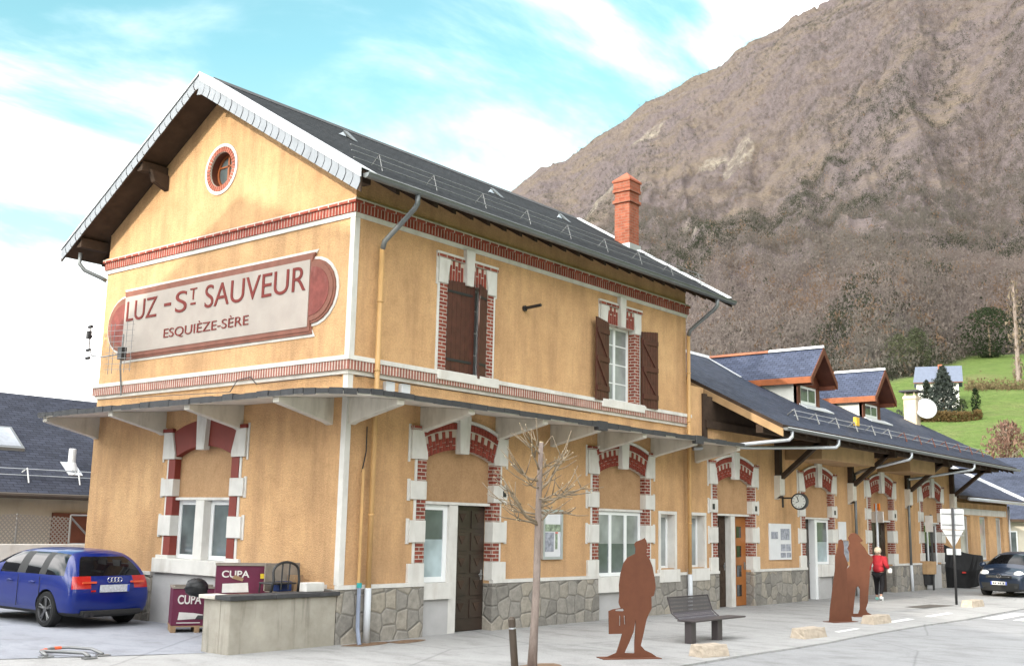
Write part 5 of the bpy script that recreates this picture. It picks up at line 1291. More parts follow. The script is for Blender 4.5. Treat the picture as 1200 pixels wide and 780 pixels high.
# ------------------------------------------------------------------ young pollarded street tree
def bark(name, c1, c2):
    m, n, l, b = newmat(name); setp(b, .9, .2); pos = n.new('ShaderNodeTexCoord').outputs['Object']
    c = ramp(n, l, noise(n, l, mapv(n, l, pos, (1, 1, .35)), 7, 6, .7), [(.3, c1), (.7, c2)]); l.new(c, b.inputs['Base Color']); bump(n, l, b, noise(n, l, pos, 40, 4), .3, .01); return m
BARK = bark('pale_bark', (.15, .115, .10), (.31, .25, .22)); TWIG = bark('twig_bark', (.15, .115, .08), (.30, .235, .165)); CUT = plain('cut_wood', (.55, .45, .30), .8, .2)
def street_tree():
    o = empty('street_tree', (.08, -4.18, GZ)); tag(o, 'young leafless street tree with a pale trunk and pruned branch ends', 'tree')
    rg = random.Random(11); cx, cy = .08, -4.18
    b = MB(); path = [(cx-.05, cy, 0), (cx-.01, cy, .6), (cx+.03, cy, 1.3), (cx+.04, cy, 2.1), (cx+.055, cy, 2.7), (cx+.09, cy, 3.32)]
    b.tube(path, [.076, .059, .054, .050, .042, .032], BARK, 12); b.tube([(cx+.09, cy, 3.32), (cx+.0905, cy, 3.335)], .031, CUT, 12); b.build('trunk', o, smooth=True)
    def branch(z0, ex, ez, ey, r, mid=.15, twigs=3):
        ex *= .80; ey *= .9; ez = min(z0+(ez-z0)*.85, 3.36)
        twigs = twigs+2; b = MB(); p0 = Vector((cx+.05, cy, z0)); e_ = Vector((cx+ex, cy+ey, ez)); L = (e_-p0).length
        m1 = p0.lerp(e_, .35)+Vector((0, 0, -mid*L*.5)); m2 = p0.lerp(e_, .7)+Vector((rg.uniform(-.03, .03), rg.uniform(-.03, .03), -mid*L*.3))
        b.tube([p0, m1, m2, e_], [r, r*.85, r*.65, r*.5], TWIG, 7); b.tube([e_, e_+(e_-m2).normalized()*.012], r*.52, CUT, 7)
        for k in range(twigs):
            t = rg.uniform(.45, .98); q = p0.lerp(e_, t)+Vector((0, 0, -mid*L*.3*(1-t)))
            dv = ((e_-p0).normalized()+Vector((rg.uniform(-1, 1), rg.uniform(-1, 1), rg.uniform(-.3, .9)))).normalized()*rg.uniform(.18, .5)
            q2 = q+dv*.55+Vector((0, 0, -.02)); q3 = q+dv; b.tube([q, q2, q3], [.010, .008, .0045], TWIG, 5)
            if k % 2: b.tube([q3, q3+dv.normalized()*.012], .008, CUT, 5)
        b.build('branch', o, smooth=True)
    for a_ in ((2.12, -.85, 2.85, .1, .028, .25, 4), (2.1, -.78, 2.18, -.15, .020, -.05, 3), (2.15, .62, 2.42, .1, .020, .15, 3), (2.45, 1.18, 2.72, -.2, .019, .1, 4), (2.4, .78, 2.55, .35, .020, .2, 3), (2.6, .98, 3.22, .1, .024, .12, 4),
               (2.75, -.48, 3.0, .2, .022, .2, 4), (2.9, -.32, 3.32, -.1, .015, .05, 3), (2.8, .48, 3.28, -.3, .018, .1, 3), (3.0, .30, 3.42, .2, .013, .05, 2), (2.5, -.30, 2.55, -.55, .018, .15, 3), (2.35, .25, 2.75, -.6, .018, .15, 3), (2.25, -.1, 2.5, .6, .018, .15, 3), (2.95, .62, 3.05, .15, .013, .1, 3), (2.65, -.62, 2.72, -.2, .014, .1, 3), (2.3, .55, 2.28, -.35, .013, .1, 3), (3.15, -.12, 3.5, .1, .012, 0, 2), (2.55, .75, 2.9, .3, .014, .1, 3), (2.2, -.45, 2.42, .35, .014, .1, 3)): branch(*a_)
street_tree()

# ------------------------------------------------------------------ posts and signs at the far end
def signs():
    SB = plain('sign_back', (.42, .43, .45), .5, .4, .2, var=.06)
    o = empty('road_sign', (20.92, -3.59, GZ)); tag(o, 'grey backs of a square and a triangular road sign on a dark post', 'road sign')
    b = MB(); b.tube([(20.92, -3.59, GZ), (20.92, -3.60, 2.85)], .038, METAL_BLACK, 8); b.build('post', o, smooth=True)
    dx = Vector((.42, -.91, 0)).normalized(); nn = Vector((.91, .42, 0)); c0 = Vector((20.98, -3.57, 0))
    def plate(pts, off, nm):
        b = MB(); b.prism([c0+dx*u+nn*off+Vector((0, 0, z)) for u, z in pts], nn*.012, SB); b.build(nm, o, bevel=.004)
    plate([(-.33, 2.22), (.33, 2.22), (.33, 2.82), (-.33, 2.82)], .03, 'square_plate'); plate([(-.30, 2.20), (.30, 2.20), (.02, 1.70), (-.02, 1.70)], .012, 'triangle_plate'); plate([(-.2, 1.48), (.2, 1.48), (.2, 1.66), (-.2, 1.66)], .02, 'small_plate')
    b = MB()
    for z in (2.36, 2.68, 2.05): b.tube([c0-dx*.30+Vector((0, 0, z)), c0+dx*.30+Vector((0, 0, z))], .014, METAL_GREY, 5)
    b.build('rail', o)
    o = empty('bus_stop_sign', (22.7, -.62, GZ)); tag(o, 'slim white bus stop post with a white board under a small orange square', 'bus stop')
    b = MB(); b.tube([(22.7, -.62, GZ), (22.7, -.62, 3.02)], .04, PIPE_WHITE, 8); b.build('post', o, smooth=True)
    b = MB(); b.prism([(22.52, -.92, 2.40), (22.88, -.40, 2.40), (22.88, -.40, 2.76), (22.52, -.92, 2.76)], (-.025, .017, 0), PAPER); b.build('board', o, bevel=.004)
    b = MB(); b.prism([(22.62, -.78, 2.80), (22.80, -.52, 2.80), (22.80, -.52, 3.02), (22.62, -.78, 3.02)], (-.025, .017, 0), plain('orange_sign', (.75, .20, .02), .5, .4)); b.build('orange_plate', o)
    o = empty('timetable_post', (28.63, -.37, GZ)); tag(o, 'dark post with a narrow white sign and a tan waste bin before the last arch', 'post')
    b = MB(); b.tube([(28.63, -.37, GZ), (28.63, -.37, 2.78)], .04, METAL_BLACK, 8); b.build('post', o)
    b = MB(); b.box(28.50, 28.53, -.48, -.20, 2.14, 2.74, PAPER); b.build('narrow_sign', o)
    b = MB(); b.lathe((28.72, -.10, .62), (0, 0, 1), [(.30, 0), (.34, .0), (.36, .46), (.30, .46)], WOOD_TAN, 16); o2 = b.build('bin', o); 
    b = MB(); b.lathe((28.72, -.10, .22), (0, 0, 1), [(.18, 0), (.24, .0), (.29, .40), (.24, .40)], METAL_BLACK, 16); b.build('bin_liner', o2)
    o = empty('covered_barbecue', (31.3, -.6, GZ)); tag(o, 'black fabric cover drawn over a board leaning at the end of the wing', 'cover')
    BF = plain('black_cover', (.012, .012, .013), .75, .3, var=.3)
    rg = random.Random(8); b = MB(); N = 9; front = []; back = []
    for i in range(N+1):
        t = i/N; y = .05-1.35*t; x = 30.9+.5*t; top = 1.72-.42*t-.10*math.sin(math.pi*t); bot = GZ+.02+.22*max(0, t-.72)/.28
        front.append([Vector((x+.06*math.sin(t*14), y, bot)), Vector((x-.10+.07*math.sin(t*11+1), y, (top+bot)/2)), Vector((x+.12, y, top))]); back.append(Vector((x+.55, y+.05, bot)))
    for i in range(N):
        for k in range(2): b.poly([front[i][k], front[i+1][k], front[i+1][k+1], front[i][k+1]], BF)
        b.poly([front[i][2], front[i+1][2], back[i+1], back[i]], BF)
    for i in (0, N): b.poly([front[i][0], front[i][1], front[i][2], back[i]], BF)
    b.build('cloth', o, smooth=False)
    b = MB(); b.box(31.02, 31.05, -.80, -.66, .62, .68, plain('red_mark', (.5, .04, .03), .6, .3)); b.build('label', o)
signs()

# ------------------------------------------------------------------ woman in red
def skin_mesh(name, pts, edges, radii, m, parent, root=0, sub=2, smoothing=.5):
    me = bpy.data.meshes.new(name); me.from_pydata(pts, edges, []); o = bpy.data.objects.new(name, me); COL.objects.link(o)
    o.modifiers.new('skin', 'SKIN').branch_smoothing = smoothing
    for i, r in enumerate(radii):
        sv = me.skin_vertices[0].data[i]; sv.radius = r if isinstance(r, tuple) else (r, r); sv.use_root = (i == root)
    s = o.modifiers.new('sub', 'SUBSURF'); s.levels = sub; s.render_levels = sub
    finalize(o); o.data.materials.clear(); o.data.materials.append(m)
    if parent: o.parent = parent
    return o
def woman():
    o = empty('person', (20.75, -1.36, GZ), .12); tag(o, 'woman with light hair in a red jacket, black trousers and white shoes walking away', 'person')
    SK = plain('skin', (.50, .30, .22), .6, .35, var=.06)
    P = []; Ed = []; Ra = []
    def add(p, r, par=None):
        P.append(p); Ra.append(r)
        if par is not None: Ed.append((par, len(P)-1))
        return len(P)-1
    pel = add((0, 0, .86), .12); sp = add((.01, 0, 1.08), .115, pel); ch = add((0, 0, 1.26), .13, sp); nk = add((.01, 0, 1.385), .052, ch); hd = add((.025, 0, 1.47), .085, nk); tp = add((.02, 0, 1.555), .075, hd)
    for s, kn, an, to in ((1, (.13, .095, .47), (.10, .095, .09), (.24, .11, .045)), (-1, (.02, -.09, .46), (-.17, -.085, .13), (-.06, -.09, .05))):
        h = add((0, s*.085, .80), .088, pel); k = add(kn, .058, h); a_ = add(an, .040, k); add(to, .036, a_)
    for s, el, wr in ((1, (-.10, .235, 1.04), (-.05, .26, .82)), (-1, (-.07, -.25, 1.05), (.12, -.27, .95))):
        sh = add((0, s*.165, 1.29), .06, ch); e_ = add(el, .043, sh); w_ = add(wr, .028, e_)
        dv = (Vector(wr)-Vector(el)).normalized(); pm = Vector(wr)+dv*.06; pa = add(tuple(pm), .026, w_)
        for f in range(4):
            q = pm+dv*.04+Vector((.030-.02*f, 0, 0)); i = add(tuple(q), .009, pa); add(tuple(q+dv*(.045-.006*abs(f-1))+Vector((.008, -s*.012, 0))), .008, i)
        th = Vector(wr)+dv*.03+Vector((.035, -s*.01, 0)); i = add(tuple(th), .010, w_); add(tuple(th+dv*.035+Vector((.012, 0, 0))), .009, i)
    skin_mesh('body', P, Ed, Ra, SK, o, pel)
    # face: nose, eyes, ears kept small on the far side of the head
    RED = plain('red_jacket', (.34, .022, .030), .8, .25, var=.18, vs=6); BLK = plain('black_trousers', (.014, .013, .015), .85, .2, var=.2); HAIR = plain('light_hair', (.48, .40, .31), .8, .3, var=.25, vs=25); SHOE = plain('white_shoe', (.70, .72, .72), .6, .3); TEAL = plain('teal_shoe', (.25, .55, .50), .6, .3)
    skin_mesh('jacket', [(0, 0, .80), (.01, 0, 1.0), (0, 0, 1.17), (0, 0, 1.29), (.005, 0, 1.365), (0, .175, 1.285), (-.10, .242, 1.05), (-.06, .262, .87), (0, -.175, 1.285), (-.07, -.257, 1.06), (.08, -.275, .975)], [(0, 1), (1, 2), (2, 3), (3, 4), (3, 5), (5, 6), (6, 7), (3, 8), (8, 9), (9, 10)], [(.20, .165), (.18, .15), (.18, .15), (.15, .12), (.085, .085), .088, .072, .055, .088, .072, .055], RED, o, 2)
    skin_mesh('trousers', [(0, 0, .84), (0, .09, .76), (.13, .097, .47), (.10, .097, .14), (0, -.09, .76), (.02, -.09, .46), (-.16, -.086, .18)], [(0, 1), (1, 2), (2, 3), (0, 4), (4, 5), (5, 6)], [.135, .105, .078, .056, .105, .078, .056], BLK, o)
    hb = MB(); hb.lathe((-.012, 0, 1.40), (.06, 0, 1), [(.045, -.02), (.088, .02), (.108, .075), (.106, .12), (.085, .165), (.05, .19), (.015, .20)], HAIR, 16); hb.build('hair', o, False, smooth=True)
    skin_mesh('shoe', [(.06, .097, .055), (.15, .105, .05), (.25, .112, .045)], [(0, 1), (1, 2)], [.05, .05, .042], TEAL, o, 1); skin_mesh('shoe', [(-.21, -.086, .11), (-.13, -.088, .07), (-.04, -.09, .045)], [(0, 1), (1, 2)], [.05, .05, .042], SHOE, o, 1)
    b = MB(); b.lathe((.17, -.29, .80), (0, 0, 1), [(.05, 0), (.07, .02), (.07, .13), (.03, .15)], PAPER, 10); bg = b.build('paper_bag', None, smooth=True); bg.data.transform(Matrix.Translation((20.75, -1.36, GZ+.02)))
    tag(bg, 'small white bag held in the hand of the woman in red', 'bag')
woman()

# ------------------------------------------------------------------ cars
def paint(name, col, flake=.35):
    m, n, l, b = newmat(name); setp(b, .32, .3, flake); b.inputs['Coat Weight'].default_value = .6; b.inputs['Coat Roughness'].default_value = .04
    pos = n.new('ShaderNodeTexCoord').outputs['Object']; l.new(ramp(n, l, noise(n, l, pos, 1.5, 3), [(.3, scalec(col, .92)), (.7, scalec(col, 1.08))]), b.inputs['Base Color']); return m
TYRE = plain('tyre_rubber', (.018, .018, .018), .85, .25, var=.2); RIM = plain('alloy_rim', (.14, .14, .145), .35, .5, .7, var=.1); TRIM = plain('black_trim', (.02, .02, .02), .6, .4, var=.1)
LAMP_RED = plain('tail_light_red', (.42, .018, .014), .15, .6, var=.1); LAMP_ORANGE = plain('tail_light_orange', (.65, .10, .04), .15, .6); CLEAR = plain('headlight_clear', (.55, .57, .58), .12, .7, var=.15, vs=12); CHROME = plain('chrome', (.70, .70, .72), .12, .5, 1, var=.03); PLATE = plain('number_plate', (.50, .52, .56), .5, .4, var=.25, vs=30); PBLUE = plain('plate_blue', (.02, .06, .40), .5, .4)
def split_parts(o, names, parent, keep=0):
    me = o.data
    for idx, nm in names.items():
        allf = [p for p in me.polygons if p.material_index == idx]
        for faces in ([allf] if nm != 'tail_light' else [[p for p in allf if p.center.y > 0], [p for p in allf if p.center.y <= 0]]): part_of(o, me, nm, idx, faces, parent)
def part_of(o, me, nm, idx, faces, parent):
    if 1:
        if not faces: return
        vs = sorted({v for p in faces for v in p.vertices}); mp = {v: i for i, v in enumerate(vs)}
        nmx = bpy.data.meshes.new(nm); nmx.from_pydata([me.vertices[v].co[:] for v in vs], [], [tuple(mp[v] for v in p.vertices) for p in faces])
        nmx.materials.append(me.materials[idx]); nmx.polygons.foreach_set('use_smooth', [True]*len(faces)); nmx.update()
        q = bpy.data.objects.new(nm, nmx); COL.objects.link(q); q.parent = parent
def car(loc, rz, label, name, col_mat, L, Wd, H, belt, fr='hatch', plate_txt=None, wheel_r=.325):
    o = empty(name, loc, rz); tag(o, label, 'car')
    hw = Wd/2; rear, front = -L/2, L/2; mats = [col_mat, CARGLASS, TRIM, LAMP_RED]
    V = []; F = []; MI = []
    def ring(x, zb, zr, k=1.0, xo=None, yr=.70, low=.2):
        xo = xo or [0]*10
        z = [low, low, low+.06, .48, .72, zb, zb+(zr-zb)*.5, zr-.055, zr-.005, zr]; y = [0, hw*.8, hw*.955, hw, hw*.99, hw*.945, hw*(.945+yr)/2*1.02, hw*yr, hw*yr*.5, 0]
        pts = [(x+xo[j], y[j]*k, z[j]) for j in range(10)]; full = pts+[(a_, -b_, c) for a_, b_, c in reversed(pts[1:9])]
        i = len(V); V.extend(full); return i
    z_h = belt-.03
    st = []
    st.append(ring(rear+.08, belt, H-.07, .93, [0, 0, 0, -.07, -.05, .03, .20, .40, .42, .42], .66))
    st.append(ring(rear+.32, belt, H-.035, .985, [0, 0, 0, 0, 0, 0, .10, .24, .24, .24], .68))
    st.append(ring(rear+.62, belt, H-.02, 1, [0, 0, 0, 0, 0, 0, .05, .10, .10, .10]))
    for x, h in ((rear+1.02, H-.005), (rear+1.09, H-.003), (rear+1.80, H), (rear+1.88, H)): st.append(ring(x, belt, h))
    xw = front-(1.62 if fr == 'rear' else 1.30)
    st.append(ring(xw, belt, H-.03, 1, [0, 0, 0, 0, 0, 0, -.05, -.10, -.06, -.05]))
    st.append(ring(xw+.62, belt, belt+.06, 1, [0, 0, 0, 0, 0, 0, .02, .06, .10, .12], .80)); st.append(ring(front-.62, belt-.06, belt+.01, .99, None, .74)); st.append(ring(front-.25, belt-.17, belt-.09, .95, None, .7))
    st.append(ring(front-.06, belt-.24, belt-.18, .86, [0, 0, 0, .06, .05, 0, -.02, -.03, -.02, -.02], .68))
    n = 18
    def half(j): return j if j <= 9 else 18-j
    for a_, (i, q) in enumerate(zip(st, st[1:])):
        for j in range(n):
            j0, j1 = half(j), half((j+1) % n); lo = min(j0, j1); m = 0
            if lo in (5, 6) and 1 <= a_ <= 6: m = 1 if a_ not in (3, 5) else 2
            if a_ == 7 and lo >= 6: m = 1
            if lo <= 1: m = 2
            F.append((i+j, i+(j+1) % n, q+(j+1) % n, q+j)); MI.append(m)
    def cap(i, sgn, bulge):
        fr_ = [-1, -.87, -.62, 0, .62, .87, 1]; rows = []
        for j in range(10):
            if j in (0, 9): rows.append([i+j]*7); continue
            p = V[i+j]; row = []
            for f in fr_:
                if f == -1: row.append(i+n-j)
                elif f == 1: row.append(i+j)
                else: V.append((p[0]+sgn*bulge*(1-f*f), p[1]*f, p[2])); row.append(len(V)-1)
            rows.append(row)
        for j in range(9):
            for c in range(6):
                q = [rows[j][c], rows[j][c+1], rows[j+1][c+1], rows[j+1][c]]; q = [v for k, v in enumerate(q) if v not in q[:k]]
                if len(q) < 3: continue
                m = 0
                if sgn < 0:
                    if j in (5, 6) and 1 <= c <= 4: m = 1
                    if j == 4 and c in (0, 1, 4, 5): m = 3
                    if j <= 1: m = 2
                else:
                    if j <= 1 or (j == 2 and 1 <= c <= 4): m = 2
                F.append(tuple(q) if sgn > 0 else tuple(reversed(q))); MI.append(m)
    cap(st[0], -1, .07); cap(st[-1], 1, .12)
    me = bpy.data.meshes.new('body'); me.from_pydata(V, [], F)
    for m in mats: me.materials.append(m)
    me.polygons.foreach_set('material_index', MI); me.update()
    bm = bmesh.new(); bm.from_mesh(me); bmesh.ops.recalc_face_normals(bm, faces=bm.faces[:]); bm.to_mesh(me); bm.free()
    body = bpy.data.objects.new('body', me); COL.objects.link(body)
    s = body.modifiers.new('s', 'SUBSURF'); s.levels = s.render_levels = 2
    cut = MB(); wx = (rear+.80, front-.78)
    for x in wx:
        for sg in (-1, 1): cut.lathe((x, sg*(hw-.24), wheel_r-.005), (0, sg, 0), [(wheel_r+.045, 0), (wheel_r+.045, .5)], TRIM, 28)
    co = cut.build('cutter', None, False); co.data.materials.clear()
    for m in mats: co.data.materials.append(m)
    co.data.polygons.foreach_set('material_index', [2]*len(co.data.polygons))
    bo = body.modifiers.new('b', 'BOOLEAN'); bo.object = co; bo.solver = 'EXACT'; bo.operation = 'DIFFERENCE'
    finalize(body); bpy.data.objects.remove(co)
    split_parts(body, {0: 'body', 1: 'window_glass', 2: 'lower_trim', 3: 'tail_light'}, o); bpy.data.objects.remove(body)
    b = MB()
    for x in wx:
        for sg in (-1, 1):
            t = MB(); w_ = .21; t.lathe((x, sg*(hw-.215), wheel_r), (0, sg, 0), [(wheel_r*.6, 0), (wheel_r*.94, 0), (wheel_r, .03), (wheel_r, w_-.03), (wheel_r*.94, w_), (wheel_r*.72, w_), (wheel_r*.70, w_-.04)], TYRE, 32); wo = t.build('wheel', o, False, smooth=False)
            r = MB(); r.lathe((x, sg*(hw-.215), wheel_r), (0, sg, 0), [(wheel_r*.70, w_-.05), (wheel_r*.74, w_-.004), (wheel_r*.70, w_+.002), (wheel_r*.67, w_-.04)], RIM, 32); r.lathe((x, sg*(hw-.215), wheel_r), (0, sg, 0), [(wheel_r*.66, w_-.09), (wheel_r*.66, w_-.085)], TRIM, 28)
            r.lathe((x, sg*(hw-.215), wheel_r), (0, sg, 0), [(.055, w_-.08), (.055, w_-.005), (.03, w_)], RIM, 14)
            for k in range(5):
                t_ = 2*math.pi*k/5+.3
                for dl in (-.13, .13):
                    c, s_ = math.cos(t_+dl), math.sin(t_+dl); c2, s2 = math.cos(t_+dl*.5), math.sin(t_+dl*.5)
                    r.tube([(x+c2*.04, sg*(hw-.215+w_-.03), wheel_r+s2*.04), (x+c*wheel_r*.69, sg*(hw-.215+w_-.018), wheel_r+s_*wheel_r*.69)], [.020, .016], RIM, 6)
            r.build('rim', wo, False, smooth=False)
    for sg in (-1, 1):
        m_ = MB(); m_.lathe((xw+.30, sg*(hw+.02), belt+.06), (0, sg, 0), [(.05, -.06), (.085, -.02), (.09, .10), (.06, .15)], col_mat, 14); m_.build('door_mirror', o, False, smooth=True)
        for x in (rear+1.22, rear+2.05):
            h = MB(); h.tube([(x, sg*(hw*1.0), .80), (x+.08, sg*(hw*1.012+.01), .81), (x+.20, sg*(hw*1.0), .80)], .014, col_mat, 6); h.build('door_handle', o, False, smooth=True)
    # thin dark lines: door shuts
    d = MB()
    for sg in (-1, 1):
        for x in (rear+1.055, rear+1.84): d.box(x-.004, x+.004, sg*hw*.996-.004, sg*hw*.996+.004, .34, belt-.03, TRIM)
    d.build('door_gap', o, False)
    if fr == 'rear':
        b = MB(); b.box(rear-.075, rear-.045, -.30, .30, .655, .785, PLATE); b.build('number_plate', o, False); pl = o.children[-1]
        b = MB(); b.box(rear-.078, rear-.05, -.30, -.255, .657, .783, PBLUE); b.build('plate_band', o, False)
        b = MB()
        for k in range(4):
            c = Vector((rear-.045, .105-.07*k, .875)); b.tube([c+Vector((0, .045*math.cos(t), .045*math.sin(t))) for t in [2*math.pi*q/18 for q in range(19)]], .007, CHROME, 5, caps=False)
        b.build('ring_emblem', o, False, smooth=True)
        b = MB(); b.box(rear-.05, rear-.03, .38, .47, .665, .695, LAMP_RED); b.build('badge', o, False)
        b = MB(); b.box(rear-.035, rear+.25, -.62, .62, .235, .33, TRIM); b.build('diffuser', o, False, bevel=.02)
        b = MB()
        for y in (.42, .54): b.tube([(rear-.05, y, .25), (rear+.2, y, .25)], .04, METAL_BLACK, 10)
        b.build('exhaust', o, False)
        for sg in (-1, 1):
            b = MB(); b.box(rear-.028, rear+.0, sg*.5-.14, sg*.5+.14, .815, .85, LAMP_ORANGE); b.build('indicator', o, False)
        b = MB(); b.tube([(rear+.9, -hw*.66, H-.02), (rear+2.2, -hw*.66, H-.005)], .018, TRIM, 6); b.tube([(rear+.9, hw*.66, H-.02), (rear+2.2, hw*.66, H-.005)], .018, TRIM, 6); pass
    else:
        for sg in (-1, 1):
            b = MB(); c = Vector((front-.17, sg*hw*.68, belt-.235)); ax = Vector((.85, sg*.45, .35)).normalized(); b.lathe(c, ax, [(.165, -.10), (.17, .0), (.14, .06), (.06, .09)], CLEAR, 18)
            for i, v in enumerate(b.v):
                q = Vector(v)-c; b.v[i] = tuple(c+Vector((q.x*1.3, q.y*1.05, q.z*.92)))
            b.build('headlight', o, False, smooth=True)
            b = MB(); b.lathe((front+.0, sg*hw*.60, .36), (1, sg*.3, 0), [(.06, 0), (.055, .03)], TRIM, 12); b.build('fog_lamp', o, False)
        b = MB(); b.box(front+0.0750, front+0.1100, -.42, .42, belt-.34, belt-.25, TRIM); b.box(front+0.0850, front+0.1150, -.34, .34, belt-.305, belt-.29, CHROME); b.build('grille', o, False, bevel=.01)
        b = MB(); b.tube([Vector((front+0.1150, .07*math.cos(t), belt-.27+.06*math.sin(t))) for t in [2*math.pi*q/16 for q in range(17)]], .010, CHROME, 5, caps=False); b.build('emblem', o, False)
        b = MB(); b.box(front+0.1100, front+0.1300, -.26, .26, .42, .53, PAPER); b.build('number_plate', o, False)
        b = MB(); b.box(front+0.1280, front+0.1335, -.26, -.22, .422, .528, PBLUE); b.box(front+0.1280, front+0.1335, .22, .26, .422, .528, PBLUE)
        for k in range(7):
            if k in (2, 5): continue
            b.box(front+0.1290, front+0.1330, -.18+k*.053, -.145+k*.053, .445, .505, TRIM)
        b.build('plate_marks', o, False)
    return o
BLUE = paint('deep_blue_paint', (.0005, .013, .15), .0); NAVY = paint('slate_blue_paint', (.012, .021, .042)); SILV = paint('silver_white_paint', (.55, .56, .58), .2)
car((-1.34, 6.98, GZ), math.radians(91.5), 'deep blue hatchback with red tail lights parked beside the gable', 'parked_car', BLUE, 4.29, 1.77, 1.43, .945, 'rear')
car((28.35, -3.42, GZ-.02), math.radians(176), 'slate blue small hatchback parked facing the camera at the right edge', 'parked_car', NAVY, 3.78, 1.68, 1.50, .98, 'front')
car((36.4, -3.15, GZ-.02), math.radians(178), 'pale silver car parked behind the slate blue hatchback', 'parked_car', SILV, 4.3, 1.80, 1.72, 1.02, 'front')

# ------------------------------------------------------------------ neighbouring buildings
def gabled(name, label, x0, x1, y0, y1, zw, zr, along, wallm, roofm, oh=.5, white_verge=False, yr=None):
    """simple house body with a pitched roof; returns the thing"""
    o = empty(name, ((x0+x1)/2, (y0+y1)/2, GZ)); tag(o, label, 'building')
    b = MB(); m_ = (y0+y1)/2 if along == 'x' else (x0+x1)/2
    if yr is not None: m_ = yr
    if along == 'x':
        for x in (x0, x1): b.poly([(x, y0, 0), (x, y1, 0), (x, y1, zw), (x, m_, zr-.1), (x, y0, zw)], wallm)
        for y in (y0, y1): b.poly([(x0, y, 0), (x1, y, 0), (x1, y, zw), (x0, y, zw)], wallm)
    else:
        for y in (y0, y1): b.poly([(x0, y, 0), (x1, y, 0), (x1, y, zw), (m_, y, zr-.1), (x0, y, zw)], wallm)
        for x in (x0, x1): b.poly([(x, y0, 0), (x, y1, 0), (x, y1, zw), (x, y0, zw)], wallm)
    b.build('wall', o)
    r = MB(); t = .14
    for s in (-1, 1):
        e0 = (y0 if s < 0 else y1) if along == 'x' else (x0 if s < 0 else x1); k = (zr-zw)/abs(m_-e0); e1 = e0+s*oh; ze = zw-k*oh
        if along == 'x': A = [(x0-oh*.6, e1, ze), (x1+oh*.6, e1, ze), (x1+oh*.6, m_, zr), (x0-oh*.6, m_, zr)]
        else: A = [(e1, y0-oh*.6, ze), (e1, y1+oh*.6, ze), (m_, y1+oh*.6, zr), (m_, y0-oh*.6, zr)]
        r.prism(A, (0, 0, -t), roofm, WHITE_METAL if white_verge else WOOD_DARK)
    r.build('roof', o)
    return o
BEIGE = plain('beige_render', (.44, .40, .33), .9, .2, var=.08, vs=1.2, bmp=.2, dirt=.2); PALE = plain('pale_render', (.55, .50, .42), .9, .2, var=.07, dirt=.2)
def window_box(parent, x0, x1, y0, y1, z0, z1, shut=None, name='window'):
    b = MB(); b.box(x0, x1, y0, y1, z0, z1, PVC); w_ = b.build(name, parent)
    g = MB(); cx, cy = (x1-x0), (y1-y0)
    if cx > cy: g.box(x0+.06, x1-.06, y0-.006, y1+.006, z0+.06, z1-.06, GLASS)
    else: g.box(x0-.006, x1+.006, y0+.06, y1-.06, z0+.06, z1-.06, GLASS)
    g.build('pane', w_)
def left_building():
    o = gabled('low_house', 'low beige house with a long slate roof, skylight and vent pipe on the left', -26, 9, 15.45, 23.6, 2.98, 5.83, 'x', BEIGE, SLATE_FAR2, .45)
    k = (5.83-2.98)/((23.6-15.45)/2)
    def rz(y): return 2.98+k*(y-15.45)
    def vp(x, y, h): return (x, y, rz(y)+h)
    b = MB(); y0, y1 = 16.75, 17.7; b.hexa([vp(1.0, y0, .0), vp(2.75, y0, .0), vp(2.75, y1, .0), vp(1.0, y1, .0), vp(1.0, y0, .09), vp(2.75, y0, .09), vp(2.75, y1, .09), vp(1.0, y1, .09)], ZINC_DARK); s = b.build('skylight', o)
    g = MB(); g.hexa([vp(1.08, y0+.07, .085), vp(2.67, y0+.07, .085), vp(2.67, y1-.07, .085), vp(1.08, y1-.07, .085), vp(1.08, y0+.07, .10), vp(2.67, y0+.07, .10), vp(2.67, y1-.07, .10), vp(1.08, y1-.07, .10)], glass('skylight_glass', (.25, .28, .33), .05)); g.build('pane', s)
    b = MB(); x, y = 3.86, 16.1; b.lathe((x, y, rz(y)-.05), (0, 0, 1), [(.20, 0), (.12, .22), (.105, .24), (.105, .62), (.09, .64)], WHITE_METAL, 14); b.hexa([vp(x-.22, y-.3, .01), vp(x+.22, y-.3, .01), vp(x+.22, y+.25, .01), vp(x-.22, y+.25, .01), vp(x-.22, y-.3, .03), vp(x+.22, y-.3, .03), vp(x+.22, y+.25, .03), vp(x-.22, y+.25, .03)], ZINC); b.build('vent_pipe', o)
    b = MB()
    for y, h in ((15.55, .12), (15.60, .26)): b.tube([(-20, y, rz(y)+h), (8, y, rz(y)+h)], .014, ZINC, 5)
    for i in range(18): x = -19+i*1.52; b.tube([vp(x, 15.42, .0), vp(x, 15.57, .3), vp(x, 15.85, .0)], .022, WHITE_METAL, 5)
    b.build('snow_guard', o)
    b = MB(); b.tube([(-26, 14.92, 2.60), (9.2, 14.92, 2.60)], .075, plain('brown_gutter', (.06, .045, .035), .5, .4), 8); b.build('gutter', o)
    b = MB(); b.box(3.05, 4.3, 15.36, 15.5, 1.0, 2.16, WOOD_RED); b.build('shutter', o)
    b = MB(); b.box(5.0, 5.02, 15.42, 15.46, 0, 2.9, DARK); b.build('joint', o)
SLATE_FAR2 = slate('left_slate', (.038, .042, .060), 'x', 1.22, .30, .13, .62, .10)
left_building()
